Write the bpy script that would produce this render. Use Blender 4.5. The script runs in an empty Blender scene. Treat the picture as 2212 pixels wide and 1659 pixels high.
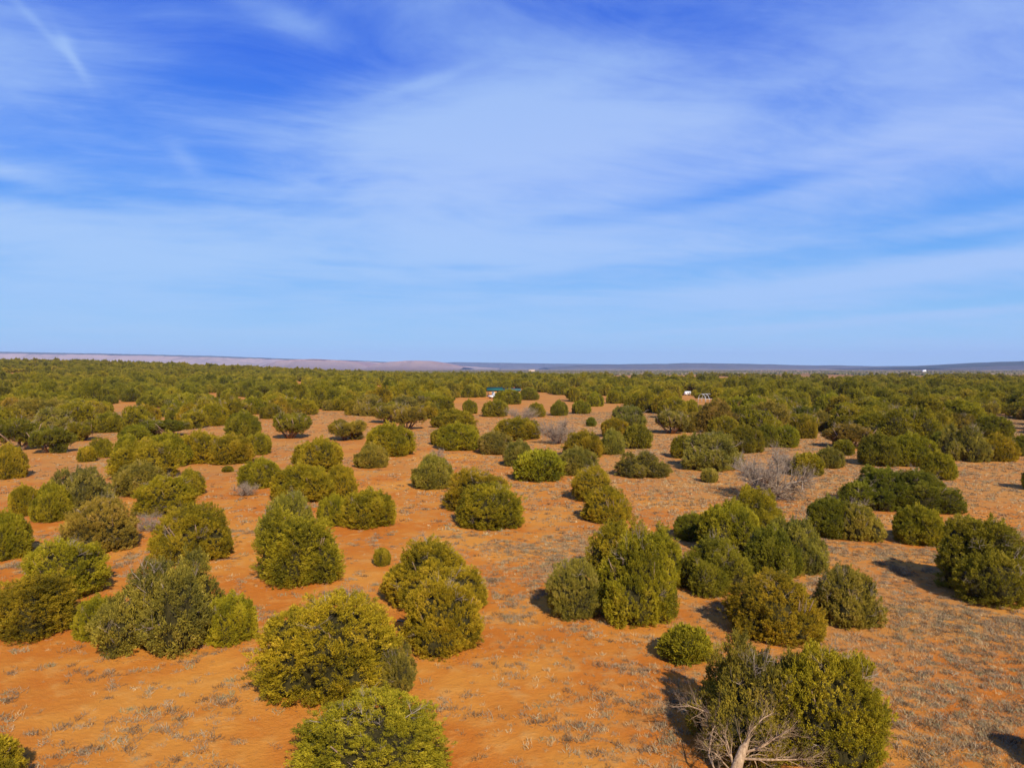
import bpy, math, random
import numpy as np
from mathutils import Vector, Matrix, Euler

# ------------------------------------------------------------------ camera, sky, sun, exposure
SC = bpy.context.scene
COL = SC.collection
EYE = 10.0                      # height of the flying camera above the plain
FOC = 1580.0 / 2212.0           # focal length over picture width
cam = bpy.data.cameras.new("camera")
cam.sensor_width = 36.0
cam.lens = 36.0 * FOC
cam.clip_start = 0.5
cam.clip_end = 60000.0
camo = bpy.data.objects.new("camera", cam)
COL.objects.link(camo)
camo.location = (0, 0, EYE)
camo.rotation_euler = (math.radians(90 - 1.178), 0, 0)
SC.camera = camo
SC.render.engine = 'CYCLES'
SC.cycles.max_bounces = 5
SC.cycles.diffuse_bounces = 3
SC.cycles.glossy_bounces = 2
SC.cycles.transmission_bounces = 3
SC.cycles.transparent_max_bounces = 4
SC.cycles.volume_bounces = 2
SC.view_settings.view_transform = 'Standard'
SC.view_settings.look = 'None'
SC.view_settings.gamma = 1.0
SC.view_settings.use_curve_mapping = False
SC.view_settings.exposure = 0.40

SUN_EL = math.radians(35)
SUN_AZ = math.radians(180 - 19)      # clockwise from +Y: behind the camera, to its right
sd = Vector((math.sin(SUN_AZ) * math.cos(SUN_EL), math.cos(SUN_AZ) * math.cos(SUN_EL), math.sin(SUN_EL)))
sun = bpy.data.lights.new("sun", 'SUN')
sun.energy = 4.6
sun.angle = math.radians(0.5)
sun.color = (1.0, 0.90, 0.76)
suno = bpy.data.objects.new("sun", sun)
COL.objects.link(suno)
suno.rotation_euler = sd.to_track_quat('Z', 'Y').to_euler()
suno.location = (0, 0, 60)


class NT:
    """small helper round a node tree"""
    def __init__(s, tree):
        s.t = tree
        s.n = tree.nodes
        s.l = tree.links
    def node(s, typ, ins=None, **kw):
        n = s.n.new(typ)
        for k, v in kw.items():
            setattr(n, k, v)
        for k, v in (ins or {}).items():
            s.set(n, k, v)
        return n
    def set(s, n, k, v):
        i = n.inputs[k]
        if isinstance(v, bpy.types.NodeSocket):
            s.l.new(v, i)
        else:
            i.default_value = v
    def m(s, op, a, b=None, c=None, clamp=False):
        n = s.n.new('ShaderNodeMath')
        n.operation = op
        n.use_clamp = clamp
        for i, v in enumerate((a, b, c)):
            if v is not None:
                s.set(n, i, v)
        return n.outputs[0]
    def vm(s, op, a, b=None):
        n = s.n.new('ShaderNodeVectorMath')
        n.operation = op
        s.set(n, 0, a)
        if b is not None:
            s.set(n, 1, b)
        return n.outputs[0]
    def mix(s, f, a, b, mode='MIX'):
        n = s.n.new('ShaderNodeMix')
        n.data_type = 'RGBA'
        n.blend_type = mode
        n.clamp_factor = True
        s.set(n, 0, f)
        s.set(n, 6, a)
        s.set(n, 7, b)
        return n.outputs[2]
    def noise(s, vec, scale, detail=4, rough=0.55, dist=0.0):
        n = s.node('ShaderNodeTexNoise', {'Vector': vec, 'Scale': scale, 'Detail': detail, 'Roughness': rough, 'Distortion': dist})
        return n.outputs['Fac']
    def ramp(s, f, stops, interp='LINEAR'):
        n = s.n.new('ShaderNodeValToRGB')
        n.color_ramp.interpolation = interp
        e = n.color_ramp.elements
        while len(e) > 1:
            e.remove(e[-1])
        e[0].position, e[0].color = stops[0][0], rgb(stops[0][1])
        for p, c in stops[1:]:
            x = e.new(p)
            x.color = rgb(c)
        s.set(n, 0, f)
        return n.outputs[0]
    def step(s, f, a, b):
        n = s.n.new('ShaderNodeMapRange')
        n.interpolation_type = 'SMOOTHSTEP'
        s.set(n, 0, f)
        n.inputs[1].default_value = a
        n.inputs[2].default_value = b
        return n.outputs[0]


def rgb(c):
    if isinstance(c, (int, float)):
        return (c, c, c, 1)
    return tuple(c) + (1,) if len(c) == 3 else c


# ---- sky: Nishita air with a thin layer of cirrus over it
world = bpy.data.worlds.new("World")
SC.world = world
world.use_nodes = True
W = NT(world.node_tree)
W.n.clear()
sky = W.node('ShaderNodeTexSky', sky_type='NISHITA', sun_disc=False, sun_elevation=SUN_EL, sun_rotation=SUN_AZ)
sky.altitude = 1800
sky.air_density = 1.0
sky.dust_density = 0.6
sky.ozone_density = 2.0
tc = W.node('ShaderNodeTexCoord').outputs['Generated']
sep = W.node('ShaderNodeSeparateXYZ', {0: tc})
X, Y, Z = sep.outputs
az = W.m('MULTIPLY', W.m('ARCTAN2', X, Y), 180 / math.pi)
el = W.m('MULTIPLY', W.m('ARCSINE', Z), 180 / math.pi)
zz = W.m('ADD', W.m('MAXIMUM', Z, 0.0), 0.10)
flat = W.node('ShaderNodeCombineXYZ', {0: W.m('DIVIDE', X, zz), 1: W.m('DIVIDE', Y, zz), 2: 0.0}).outputs[0]
# cirrus fibres: stretched noise on the cloud plane, bent by a slow warp
rot = W.node('ShaderNodeMapping', {'Vector': flat, 'Rotation': (0, 0, math.radians(-24)), 'Scale': (0.8, 1.05, 1)})
warp = W.node('ShaderNodeTexNoise', {'Vector': flat, 'Scale': 0.55, 'Detail': 2.0})
wv = W.vm('ADD', rot.outputs[0], W.vm('MULTIPLY', warp.outputs['Color'], (0.9, 0.9, 0)))
f1 = W.noise(wv, 1.15, 9, 0.60, 0.25)
f2 = W.noise(W.vm('MULTIPLY', wv, (1.2, 2.6, 1)), 2.3, 8, 0.66, 0.5)
f3 = W.noise(flat, 0.45, 5, 0.55)
fib = W.m('ADD', W.m('MULTIPLY', W.m('SUBTRACT', f1, 0.5), 1.8), W.m('MULTIPLY', W.m('SUBTRACT', f2, 0.5), 0.8))
fib = W.m('ADD', fib, W.m('MULTIPLY', W.m('SUBTRACT', f3, 0.5), 0.6))
# broad sheets and gaps of the cloud layer: (azimuth, elevation, half widths, tilt, weight) in degrees
SHEETS = [(-11.56, 21.69, 11.97, 2.9, 5, -0.6), (10.44, 25.58, 11.61, 2.18, -5, -0.5), (-32.32, 13.94, 11.97, 3.26, 5, -0.28), (-14.27, 25.25, 15.23, 2.18, 0, -0.15), (-33.29, 17.94, 9.43, 2.18, 10, 0.12), (-24.47, 22.25, 6.53, 9.43, 0, -0.15), (-16.28, 24.19, 3.99, 0.94, -12, 0.45), (-23.95, 14.56, 1.45, 0.65, -40, 0.3), (-0.22, 20.23, 7.98, 2.18, 15, 0.25), (-7.37, 20.85, 4.35, 0.36, 18, 0.2), (-32.36, 21.15, 3.26, 0.29, -40, 0.22), (-30.69, 19.79, 1.63, 0.29, -58, 0.26), (-31.2, 20.81, 0.58, 0.44, 0, 0.25), (1.58, 17.34, 15.23, 4.35, -20, 0.55), (8.72, 18.76, 12.69, 3.99, 12, 0.3), (-5.61, 13.97, 10.88, 3.99, -25, 0.25), (-34.11, 12.26, 4.35, 0.51, -6, 0.4), (-33.37, 11.07, 9.43, 0.51, -2, -0.35), (-25.46, 11.94, 15.23, 0.51, 0, -0.4), (-28.37, 7.49, 14.51, 3.99, 0, 0.55), (-31.07, 9.11, 9.07, 1.81, 0, 0.2), (-3.82, 9.18, 14.51, 2.9, 0, 0.45), (17.93, 13.05, 11.97, 0.65, 9, -0.42), (33.32, 10.93, 9.43, 0.87, 9, -0.4), (18.94, 8.05, 11.97, 0.73, 3, -0.5), (32.08, 8.42, 7.25, 0.44, 5, -0.35), (26.62, 6.34, 15.23, 0.87, 6, 1.0), (32.12, 4.34, 9.43, 0.44, 3, -0.7), (5.18, 11.59, 9.43, 0.73, 10, -0.2), (-2.02, 7.97, 5.8, 0.29, 0, -0.2), (26.54, 14.72, 10.88, 1.81, 10, 0.35), (29.28, 20.32, 10.88, 4.35, 10, 0.1), (17.22, 21.78, 9.43, 1.81, 15, -0.1), (-7.41, 6.32, 32.64, 1.09, 0, -0.15), (-27.0, 2.64, 11.97, 0.25, 1, 0.35), (-16.08, 2.61, 5.8, 0.18, -1, 0.3), (5.2, 5.28, 15.23, 0.44, 3, 0.3), (26.64, 3.46, 13.78, 0.33, 3, 0.4), (13.98, 2.88, 10.88, 0.22, 2, 0.25), (-3.83, 7.85, 4.35, 0.25, 2, -0.3), (-12.31, 7.89, 3.26, 0.22, 0, -0.3)]
dens = W.m('ADD', fib, 0.42)
for a0, e0, wa, we, tilt, k in SHEETS:
    t = math.radians(tilt)
    da = W.m('SUBTRACT', az, a0)
    de = W.m('SUBTRACT', el, e0)
    p = W.m('DIVIDE', W.m('ADD', W.m('MULTIPLY', da, math.cos(t)), W.m('MULTIPLY', de, math.sin(t))), wa)
    q = W.m('DIVIDE', W.m('SUBTRACT', W.m('MULTIPLY', de, math.cos(t)), W.m('MULTIPLY', da, math.sin(t))), we)
    g = W.m('EXPONENT', W.m('MULTIPLY', W.m('ADD', W.m('MULTIPLY', p, p), W.m('MULTIPLY', q, q)), -1.0))
    dens = W.m('ADD', dens, W.m('MULTIPLY', g, k))
dens = W.step(dens, -0.32, 1.15)
air = W.ramp(W.m('DIVIDE', el, 40.0, clamp=True), [(0.0, (0.3515, 0.6308, 0.9131)), (0.06, (0.2831, 0.5972, 0.956)), (0.2, (0.1413, 0.4287, 0.956)), (0.36, (0.0545, 0.2705, 0.956)), (0.55, (0.016, 0.1441, 0.8388)), (0.75, (0.0103, 0.107, 0.7305)), (1.0, (0.0168, 0.0908, 0.5776))])
grade = W.mix(0.9, W.vm('MULTIPLY', sky.outputs[0], (0.085, 0.085, 0.085)), air)
ccol = W.ramp(W.m('DIVIDE', el, 40.0, clamp=True), [(0.0, (0.3916, 0.6584, 0.9131)), (0.12, (0.3763, 0.6105, 0.956)), (0.35, (0.4125, 0.5906, 0.956)), (0.6, (0.3419, 0.5395, 0.9216)), (0.85, (0.2159, 0.3712, 0.8388)), (1.0, (0.1878, 0.3515, 0.8388))])
# the air leans to violet on the sunward side
side = W.step(az, -25.0, 40.0)
ccol = W.mix(side, ccol, W.vm('MULTIPLY', ccol, (1.02, 0.96, 1.0)))
skyc = W.mix(W.m('MULTIPLY', dens, 0.92), grade, ccol)
bg = W.node('ShaderNodeBackground', {'Color': W.vm('MULTIPLY', skyc, (7.7, 7.7, 7.7)), 'Strength': 0.1})
W.l.new(bg.outputs[0], W.node('ShaderNodeOutputWorld').inputs[0])
world.cycles.sampling_method = 'MANUAL'
world.cycles.sample_map_resolution = 512


# ------------------------------------------------------------------ numpy noise and terrain
def vnoise(p, seed=0):
    """3D value noise, p (n,3) -> (n,) in 0..1"""
    p = np.asarray(p, dtype=np.float64)
    i = np.floor(p).astype(np.int64)
    f = p - i
    f = f * f * (3 - 2 * f)
    def h(ix, iy, iz):
        n = (ix * 374761393 + iy * 668265263 + iz * 2147483647 + seed * 1274126177) & 0xFFFFFFFF
        n = ((n ^ (n >> 13)) * 1274126177) & 0xFFFFFFFF
        n = ((n ^ (n >> 16)) * 2246822519) & 0xFFFFFFFF
        return ((n ^ (n >> 15)) & 0xFFFFFF) / float(0xFFFFFF)
    r = 0
    for dx in (0, 1):
        for dy in (0, 1):
            for dz in (0, 1):
                w = (f[:, 0] if dx else 1 - f[:, 0]) * (f[:, 1] if dy else 1 - f[:, 1]) * (f[:, 2] if dz else 1 - f[:, 2])
                r = r + w * h(i[:, 0] + dx, i[:, 1] + dy, i[:, 2] + dz)
    return r


def fbm2(x, y, s, seed=0, o=3):
    r, a, t = 0, 1.0, 0
    for k in range(o):
        q = np.stack([x * s, y * s, np.full_like(x, 0.37 + k)], 1)
        r = r + a * vnoise(q, seed + k)
        t += a
        a *= 0.5
        s *= 2.1
    return r / t


def sst(t):
    t = np.clip(t, 0, 1)
    return t * t * (3 - 2 * t)


def terrain(x, y):
    x = np.atleast_1d(np.asarray(x, float))
    y = np.atleast_1d(np.asarray(y, float))
    r = np.hypot(x, y)
    a = np.degrees(np.arctan2(x, y))
    z = 16.0 * sst((r - 260) / 800) * sst((-a - 4) / 30) * (1 - sst((r - 1300) / 1500))
    z = z + (fbm2(x, y, 0.004, 5) - 0.5) * 3.0 * sst((r - 300) / 600)
    z = z + (fbm2(x, y, 0.05, 9) - 0.5) * 0.35
    z = z + (fbm2(x, y, 0.6, 19, 2) - 0.5) * 0.06 * (1 - sst((r - 60) / 60))
    return z


# ------------------------------------------------------------------ mesh helpers
def mesh_from(name, V, T, mats, fm=None, tint=None, smooth=False):
    V = np.asarray(V, dtype=np.float32)
    T = np.asarray(T, dtype=np.int32)
    me = bpy.data.meshes.new(name)
    me.vertices.add(len(V))
    me.vertices.foreach_set('co', V.ravel())
    me.loops.add(T.size)
    me.loops.foreach_set('vertex_index', T.ravel())
    me.polygons.add(len(T))
    me.polygons.foreach_set('loop_start', np.arange(0, T.size, T.shape[1], dtype=np.int32))
    me.update(calc_edges=True)
    for m in mats:
        me.materials.append(m)
    if fm is not None:
        me.polygons.foreach_set('material_index', np.asarray(fm, dtype=np.int32))
    if tint is not None:
        a = me.attributes.new('tint', 'FLOAT', 'POINT')
        a.data.foreach_set('value', np.asarray(tint, dtype=np.float32))
    if smooth:
        me.polygons.foreach_set('use_smooth', np.ones(len(T), dtype=bool))
    me.update()
    return me


def link(name, me, parent=None):
    o = bpy.data.objects.new(name, me)
    COL.objects.link(o)
    if parent is not None:
        o.parent = parent
    return o


def tag(o, label=None, cat=None, group=None, kind=None):
    if label:
        o['label'] = label
    if cat:
        o['category'] = cat
    if group:
        o['group'] = group
    if kind:
        o['kind'] = kind
    return o


class Parts:
    """collects vertices and triangles"""
    def __init__(s):
        s.V, s.T, s.M, s.I, s.n = [], [], [], [], 0
    def add(s, V, T, mat=0, tint=0.5):
        V = np.asarray(V, float)
        T = np.asarray(T, int)
        s.V.append(V)
        s.T.append(T + s.n)
        s.M.append(np.full(len(T), mat))
        s.I.append(np.broadcast_to(np.asarray(tint, float), (len(V),)))
        s.n += len(V)
    def box(s, c, d, rz=0, mat=0):
        c = np.asarray(c, float)
        h = np.asarray(d, float) / 2
        P = np.array([[sx, sy, sz] for sz in (-1, 1) for sy in (-1, 1) for sx in (-1, 1)]) * h
        co, si = math.cos(rz), math.sin(rz)
        P = np.stack([P[:, 0] * co - P[:, 1] * si, P[:, 0] * si + P[:, 1] * co, P[:, 2]], 1) + c
        s.add(P, [[0, 2, 1], [1, 2, 3], [4, 5, 6], [5, 7, 6], [0, 1, 4], [1, 5, 4], [2, 6, 3], [3, 6, 7], [0, 4, 2], [2, 4, 6], [1, 3, 5], [3, 7, 5]], mat)
    def poly(s, P, mat=0):
        s.add(P, [[0, i, i + 1] for i in range(1, len(P) - 1)], mat)
    def tube(s, P, R, n=6, mat=0, tint=0.5):
        P = [np.asarray(p, float) for p in P]
        rings = []
        for i, p in enumerate(P):
            d = P[min(i + 1, len(P) - 1)] - P[max(i - 1, 0)]
            d = d / (np.linalg.norm(d) + 1e-9)
            a = np.cross(d, [0.31, 0.17, 0.93])
            if np.linalg.norm(a) < 1e-3:
                a = np.cross(d, [1, 0, 0])
            a /= np.linalg.norm(a)
            b = np.cross(d, a)
            t = np.arange(n) * 2 * math.pi / n
            rings.append(p + R[i] * (np.cos(t)[:, None] * a + np.sin(t)[:, None] * b))
        V = np.concatenate(rings)
        T = []
        for i in range(len(P) - 1):
            for k in range(n):
                a0, b0 = i * n + k, i * n + (k + 1) % n
                T += [[a0, b0, a0 + n], [b0, b0 + n, a0 + n]]
        e = (len(P) - 1) * n
        T += [[0, k + 1, k] for k in range(1, n - 1)] + [[e, e + k, e + k + 1] for k in range(1, n - 1)]
        s.add(V, T, mat, tint)
    def mesh(s, name, mats, smooth=False):
        return mesh_from(name, np.concatenate(s.V), np.concatenate(s.T), mats, np.concatenate(s.M), np.concatenate(s.I), smooth)


# ------------------------------------------------------------------ materials
def material(name, rough=0.9, spec=0.15):
    m = bpy.data.materials.new(name)
    m.use_nodes = True
    t = NT(m.node_tree)
    b = t.n['Principled BSDF']
    b.inputs['Roughness'].default_value = rough
    b.inputs['Specular IOR Level'].default_value = spec
    return m, t, b


def leaf_material():
    m, t, b = material("juniper_foliage", 0.75, 0.12)
    tint = t.node('ShaderNodeAttribute', attribute_name='tint').outputs['Fac']
    oi = t.node('ShaderNodeObjectInfo')
    base = t.ramp(tint, [(0.0, (0.115, 0.11, 0.009)), (0.4, (0.26, 0.22, 0.011)), (0.8, (0.39, 0.315, 0.014)), (1.0, (0.5, 0.39, 0.035))])
    geo = t.node('ShaderNodeNewGeometry')
    big = t.noise(geo.outputs['Position'], 0.35, 2)
    base = t.mix(t.step(big, 0.35, 0.7), base, t.vm('MULTIPLY', base, (0.90, 0.93, 1.0)))
    wide = t.noise(geo.outputs['Position'], 0.011, 3)
    base = t.mix(t.step(wide, 0.40, 0.62), base, t.vm('MULTIPLY', base, (0.76, 0.82, 1.0)))
    base = t.mix(1.0, base, oi.outputs['Color'], 'MULTIPLY')
    rnd = t.ramp(oi.outputs['Random'], [(0, (0.72, 0.74, 0.85)), (0.3, (0.90, 0.92, 0.95)), (0.6, (1.0, 1.0, 1.0)), (0.85, (1.12, 1.04, 0.9)), (1, (0.96, 0.90, 1.5))])
    # crowns of the far stand vary more from one to the next than the near, individually toned ones
    base = t.mix(t.m('SUBTRACT', 1.0, t.m('MULTIPLY', oi.outputs['Alpha'], 0.65)), base, t.mix(1.0, base, rnd, 'MULTIPLY'))
    t.set(b, 'Base Color', base)
    tr = t.node('ShaderNodeBsdfTranslucent', {'Color': t.vm('MULTIPLY', base, (1.3, 1.3, 0.8))})
    mx = t.node('ShaderNodeMixShader', {0: 0.16, 1: b.outputs[0], 2: tr.outputs[0]})
    t.l.new(mx.outputs[0], t.n['Material Output'].inputs[0])
    return m


def bark_material(name, c1, c2, scale=9):
    m, t, b = material(name, 0.95, 0.1)
    tc = t.node('ShaderNodeTexCoord').outputs['Object']
    n = t.noise(t.vm('MULTIPLY', tc, (1, 1, 0.25)), scale, 5, 0.65)
    t.set(b, 'Base Color', t.ramp(n, [(0.3, c1), (0.65, c2)]))
    bp = t.node('ShaderNodeBump', {'Strength': 0.6, 'Distance': 0.03, 'Height': n})
    t.set(b, 'Normal', bp.outputs[0])
    return m


M_LEAF = leaf_material()
M_CORE = bark_material("shade_dark_twig_core", (0.014, 0.012, 0.003), (0.050, 0.040, 0.012), 14)  # inner twigs as a hull, darkened to paint shade into crown gaps
M_BARK = bark_material("juniper_bark", (0.13, 0.075, 0.04), (0.30, 0.20, 0.12))
M_DEAD = bark_material("weathered_deadwood", (0.18, 0.125, 0.08), (0.42, 0.33, 0.23))
M_BLEACH = bark_material("bleached_wood", (0.18, 0.10, 0.05), (0.50, 0.34, 0.19), 16)

GROUNDC = {'deep': (0.5, 0.152, 0.018, 1), 'sand': (0.6, 0.245, 0.036, 1), 'light': (0.68, 0.33, 0.072, 1), 'litter': (0.44, 0.215, 0.062, 1), 'crust': (0.33, 0.17, 0.065, 1), 'pebble': (0.62, 0.38, 0.16, 1), 'faropen': (0.44, 0.2, 0.08, 1), 'scrub': (0.075, 0.08, 0.03, 1), 'pale': (0.5, 0.38, 0.24, 1)}


def ground_material():
    m, t, b = material("red_sand", 0.95, 0.05)
    pos = t.node('ShaderNodeNewGeometry').outputs['Position']
    p2 = t.vm('MULTIPLY', pos, (1, 1, 0))
    sp = t.node('ShaderNodeSeparateXYZ', {0: pos})
    dist = t.node('ShaderNodeVectorMath', {0: p2}, operation='LENGTH').outputs['Value']
    n0 = t.noise(p2, 0.035, 4, 0.6)
    n1 = t.noise(p2, 0.16, 5, 0.62)
    n2 = t.noise(p2, 1.1, 5, 0.6)
    n3 = t.noise(p2, 7.0, 4, 0.65)
    n4 = t.noise(p2, 34.0, 3, 0.6)
    c = t.mix(t.step(n1, 0.38, 0.64), GROUNDC['deep'], GROUNDC['sand'])
    c = t.mix(t.m('MULTIPLY', t.step(n2, 0.50, 0.72), 0.55), c, GROUNDC['light'])
    # thin dry litter and crust: pinkish tan, more of it far out and to the right
    lit = t.m('ADD', t.m('MULTIPLY', n0, 0.6), t.m('MULTIPLY', n2, 0.55))
    lit = t.m('ADD', lit, t.m('MULTIPLY', t.step(dist, 25, 110), 0.18))
    lit = t.m('ADD', lit, t.m('MULTIPLY', t.step(t.m('SUBTRACT', sp.outputs[0], t.m('MULTIPLY', sp.outputs[1], 0.05)), -3, 12), 0.12))
    c = t.mix(t.m('MULTIPLY', t.step(lit, 0.60, 0.78), 0.62), c, GROUNDC['litter'])
    c = t.mix(t.m('MULTIPLY', t.step(n3, 0.56, 0.74), 0.35), c, GROUNDC['crust'])
    c = t.mix(t.m('MULTIPLY', t.step(n4, 0.62, 0.78), 0.35), c, GROUNDC['pebble'])
    # the scrub of the far plain: green grey bush cover broken by pale and red bare ground
    p3 = t.vm('MULTIPLY', pos, (1.0, 0.35, 0))
    f1 = t.noise(p3, 0.03, 6, 0.7)
    f2 = t.noise(t.vm('MULTIPLY', pos, (0.16, 1.0, 0)), 0.0035, 4, 0.6)
    far = t.mix(t.step(f1, 0.42, 0.56), GROUNDC['faropen'], GROUNDC['scrub'])
    far = t.mix(t.m('MULTIPLY', t.step(f2, 0.60, 0.68), 0.6), far, GROUNDC['pale'])
    c = t.mix(t.step(dist, 500, 1500), c, far)
    t.set(b, 'Base Color', c)
    h = t.m('ADD', t.m('MULTIPLY', n2, 1.2), t.m('ADD', t.m('MULTIPLY', n3, 0.6), t.m('MULTIPLY', n4, 0.35)))
    bp = t.node('ShaderNodeBump', {'Strength': 0.7, 'Distance': 0.09, 'Height': h})
    t.set(b, 'Normal', bp.outputs[0])
    return m


# ------------------------------------------------------------------ the ground: one sheet to the horizon
rr = np.concatenate([[0.0], np.geomspace(4, 60, 120), np.geomspace(62, 400, 110), np.geomspace(410, 5000, 120), np.geomspace(5300, 30000, 24)])
NA = 720
aa = np.concatenate([np.radians(np.linspace(-46, 46, 521)), np.radians(np.linspace(46, 314, NA - 521 + 2)[1:-1])])
NA = len(aa)
R_, A_ = np.meshgrid(rr[1:], aa, indexing='ij')
gx, gy = (R_ * np.sin(A_)).ravel(), (R_ * np.cos(A_)).ravel()
gz = terrain(gx, gy)
GV = np.concatenate([[[0, 0, float(terrain(0, 0)[0])]], np.stack([gx, gy, gz], 1)])
k = np.arange(NA)
k2 = (k + 1) % NA
GT = [np.stack([np.zeros(NA, int), 1 + k2, 1 + k], 1)]
for i in range(len(rr) - 2):
    a0, a1 = 1 + i * NA, 1 + (i + 1) * NA
    GT += [np.stack([a0 + k, a0 + k2, a1 + k], 1), np.stack([a0 + k2, a1 + k2, a1 + k], 1)]
ground = link('ground', mesh_from('ground', GV, np.concatenate(GT), [ground_material()], smooth=True))
tag(ground, kind='structure')


# ------------------------------------------------------------------ far mesas and ridges
def mesa_material(name, strata, top, k=0.02):
    m, t, b = material(name, 0.95, 0.05)
    pos = t.node('ShaderNodeNewGeometry').outputs['Position']
    sp = t.node('ShaderNodeSeparateXYZ', {0: pos})
    n = t.noise(t.vm('MULTIPLY', pos, (0.0016, 0.0016, 0.012)), 1.0, 5, 0.6)
    n2 = t.noise(pos, 0.004, 5, 0.7)
    att = t.node('ShaderNodeAttribute', attribute_name='tint').outputs['Fac']
    c = t.ramp(t.m('ADD', t.m('MULTIPLY', att, 0.75), t.m('MULTIPLY', t.m('SUBTRACT', n, 0.5), 0.5)), strata)
    c = t.mix(t.m('MULTIPLY', t.step(n2, 0.50, 0.62), 0.45), c, strata[0][1] + (1,))
    c = t.mix(t.step(t.m('ADD', att, t.m('MULTIPLY', n2, 0.12)), 0.93, 1.0), c, top)
    t.set(b, 'Base Color', c)
    return m


def ridge(name, prof, D, slope, mat, seed, bump=1.0):
    """prof: list of (x, crest height) ; a long landform whose foot faces the camera"""
    xs = np.linspace(prof[0][0], prof[-1][0], 420)
    hs = np.interp(xs, [p[0] for p in prof], [p[1] for p in prof])
    hs = hs + (fbm2(xs, xs * 0 + seed, 0.008, seed, 4) - 0.5) * 9 * bump
    rows = [(-slope * 1.6, -0.02), (-slope, 0.10), (-slope * 0.72, 0.24), (-slope * 0.45, 0.45), (-slope * 0.25, 0.66), (-slope * 0.1, 0.84), (-30, 0.96), (0, 1.0), (400, 1.0), (1200, 0.97), (2600, 0.5), (3600, -0.05)]
    V, I = [], []
    for j, (dy, f) in enumerate(rows):
        w = 1 if 0 < j < 7 else 0.2
        gull = (fbm2(xs, xs * 0 + 50 * f, 0.004, seed + 3, 4) - 0.5)
        V.append(np.stack([xs, D + dy + gull * slope * 0.8 * w, np.maximum(hs, 4) * f + (gull * 0.18 * np.maximum(hs, 4) if 0 < j < 6 else 0) - (3 if f < 0 else 0)], 1))
        I.append(np.full(len(xs), min(max(f, 0), 1)))
    n = len(xs)
    T = []
    q = np.arange(n - 1)
    for j in range(len(rows) - 1):
        a0, a1 = j * n, (j + 1) * n
        T += [np.stack([a0 + q, a0 + q + 1, a1 + q], 1), np.stack([a0 + q + 1, a1 + q + 1, a1 + q], 1)]
    o = link(name, mesh_from(name, np.concatenate(V), np.concatenate(T), [mat], tint=np.concatenate(I), smooth=False))
    return tag(o, kind='structure')


def crest(pts, D):
    """crest points given as (bearing slope x/y, rise slope z/y) seen from the eye point, at true distance D"""
    return [(u * D, EYE + e * D) for u, e in pts]


M_MESA = mesa_material("pale_mesa_rock", [(0.0, (0.15, 0.115, 0.075)), (0.25, (0.34, 0.235, 0.165)), (0.5, (0.42, 0.28, 0.20)), (0.75, (0.36, 0.24, 0.19))], (0.05, 0.06, 0.04, 1))
M_BUTTE = mesa_material("pink_butte_rock", [(0.0, (0.20, 0.12, 0.08)), (0.4, (0.30, 0.20, 0.15)), (0.9, (0.33, 0.21, 0.16))], (0.30, 0.17, 0.13, 1))
M_RIDGE = mesa_material("wooded_ridge", [(0.0, (0.16, 0.12, 0.08)), (0.25, (0.07, 0.06, 0.05)), (0.8, (0.06, 0.055, 0.05))], (0.025, 0.035, 0.02, 1))
RIDGES = {'mesa': [(-1.1422, 0.025299), (-0.8892, 0.024667), (-0.6995, 0.023403), (-0.5553, 0.020875), (-0.4099, 0.017714), (-0.2942, 0.013289), (-0.2189, 0.011708), (-0.1733, 0.009495), (-0.1196, 0.006965), (-0.0671, 0.004435), (-0.0165, 0.001272)], 'butte1': [(-0.3455, 0.00317), (-0.3201, 0.010759), (-0.3011, 0.01234), (-0.272, 0.013605), (-0.2391, 0.011708), (-0.2157, 0.009495), (-0.1936, 0.002537)], 'butte2': [(-0.1999, 0.001905), (-0.1841, 0.007597), (-0.1683, 0.009811), (-0.1411, 0.011392), (-0.1113, 0.010759), (-0.0987, 0.008862), (-0.086, 0.006332), (-0.0671, 0.001905)], 'far': [(-0.143, 0.006965), (-0.0797, 0.009178), (-0.0291, 0.008546), (0.0247, 0.007597), (0.1101, 0.006649), (0.1987, 0.0057)], 'right': [(0.0468, 0.001905), (0.1101, 0.0057), (0.1702, 0.006775), (0.2113, 0.006965), (0.2385, 0.00804), (0.3018, 0.007281), (0.367, 0.005826), (0.4094, 0.004561), (0.4423, 0.004878), (0.4897, 0.003802), (0.5081, 0.00317), (0.5277, 0.004055), (0.5973, 0.003802), (0.6454, 0.003486), (0.7555, 0.00317), (1.1351, 0.00317)], 'corner': [(0.5784, 0.000639), (0.6226, 0.002853), (0.6454, 0.003296), (0.6561, 0.004688), (0.6732, 0.004561), (0.6998, 0.006712), (0.7554, 0.010759), (0.8502, 0.013289), (1.0717, 0.010759)]}
ridge('mesa', crest(RIDGES['mesa'], 11000), 11000, 1100, M_MESA, 3)
ridge('butte', crest(RIDGES['butte1'], 8600), 8600, 500, M_BUTTE, 7, 0.8)
ridge('butte', crest(RIDGES['butte2'], 8000), 8000, 500, M_BUTTE, 9, 0.8)
ridge('ridge', crest(RIDGES['far'], 13500), 13500, 700, M_RIDGE, 17, 0.6)
ridge('ridge', crest(RIDGES['right'], 9500), 9500, 900, M_RIDGE, 13, 0.9)
ridge('ridge', crest(RIDGES['corner'], 6500), 6500, 700, M_RIDGE, 23, 0.9)

# ------------------------------------------------------------------ juniper builders
ICO = None


def ico(sub):
    import bmesh
    bm = bmesh.new()
    bmesh.ops.create_icosphere(bm, subdivisions=sub, radius=1.0)
    V = np.array([v.co[:] for v in bm.verts])
    T = np.array([[v.index for v in f.verts] for f in bm.faces])
    bm.free()
    return V, T


ICO3, ICO2, ICO1 = ico(3), ico(2), ico(1)


def unit(v):
    return v / (np.linalg.norm(v, axis=-1, keepdims=True) + 1e-9)


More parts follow.
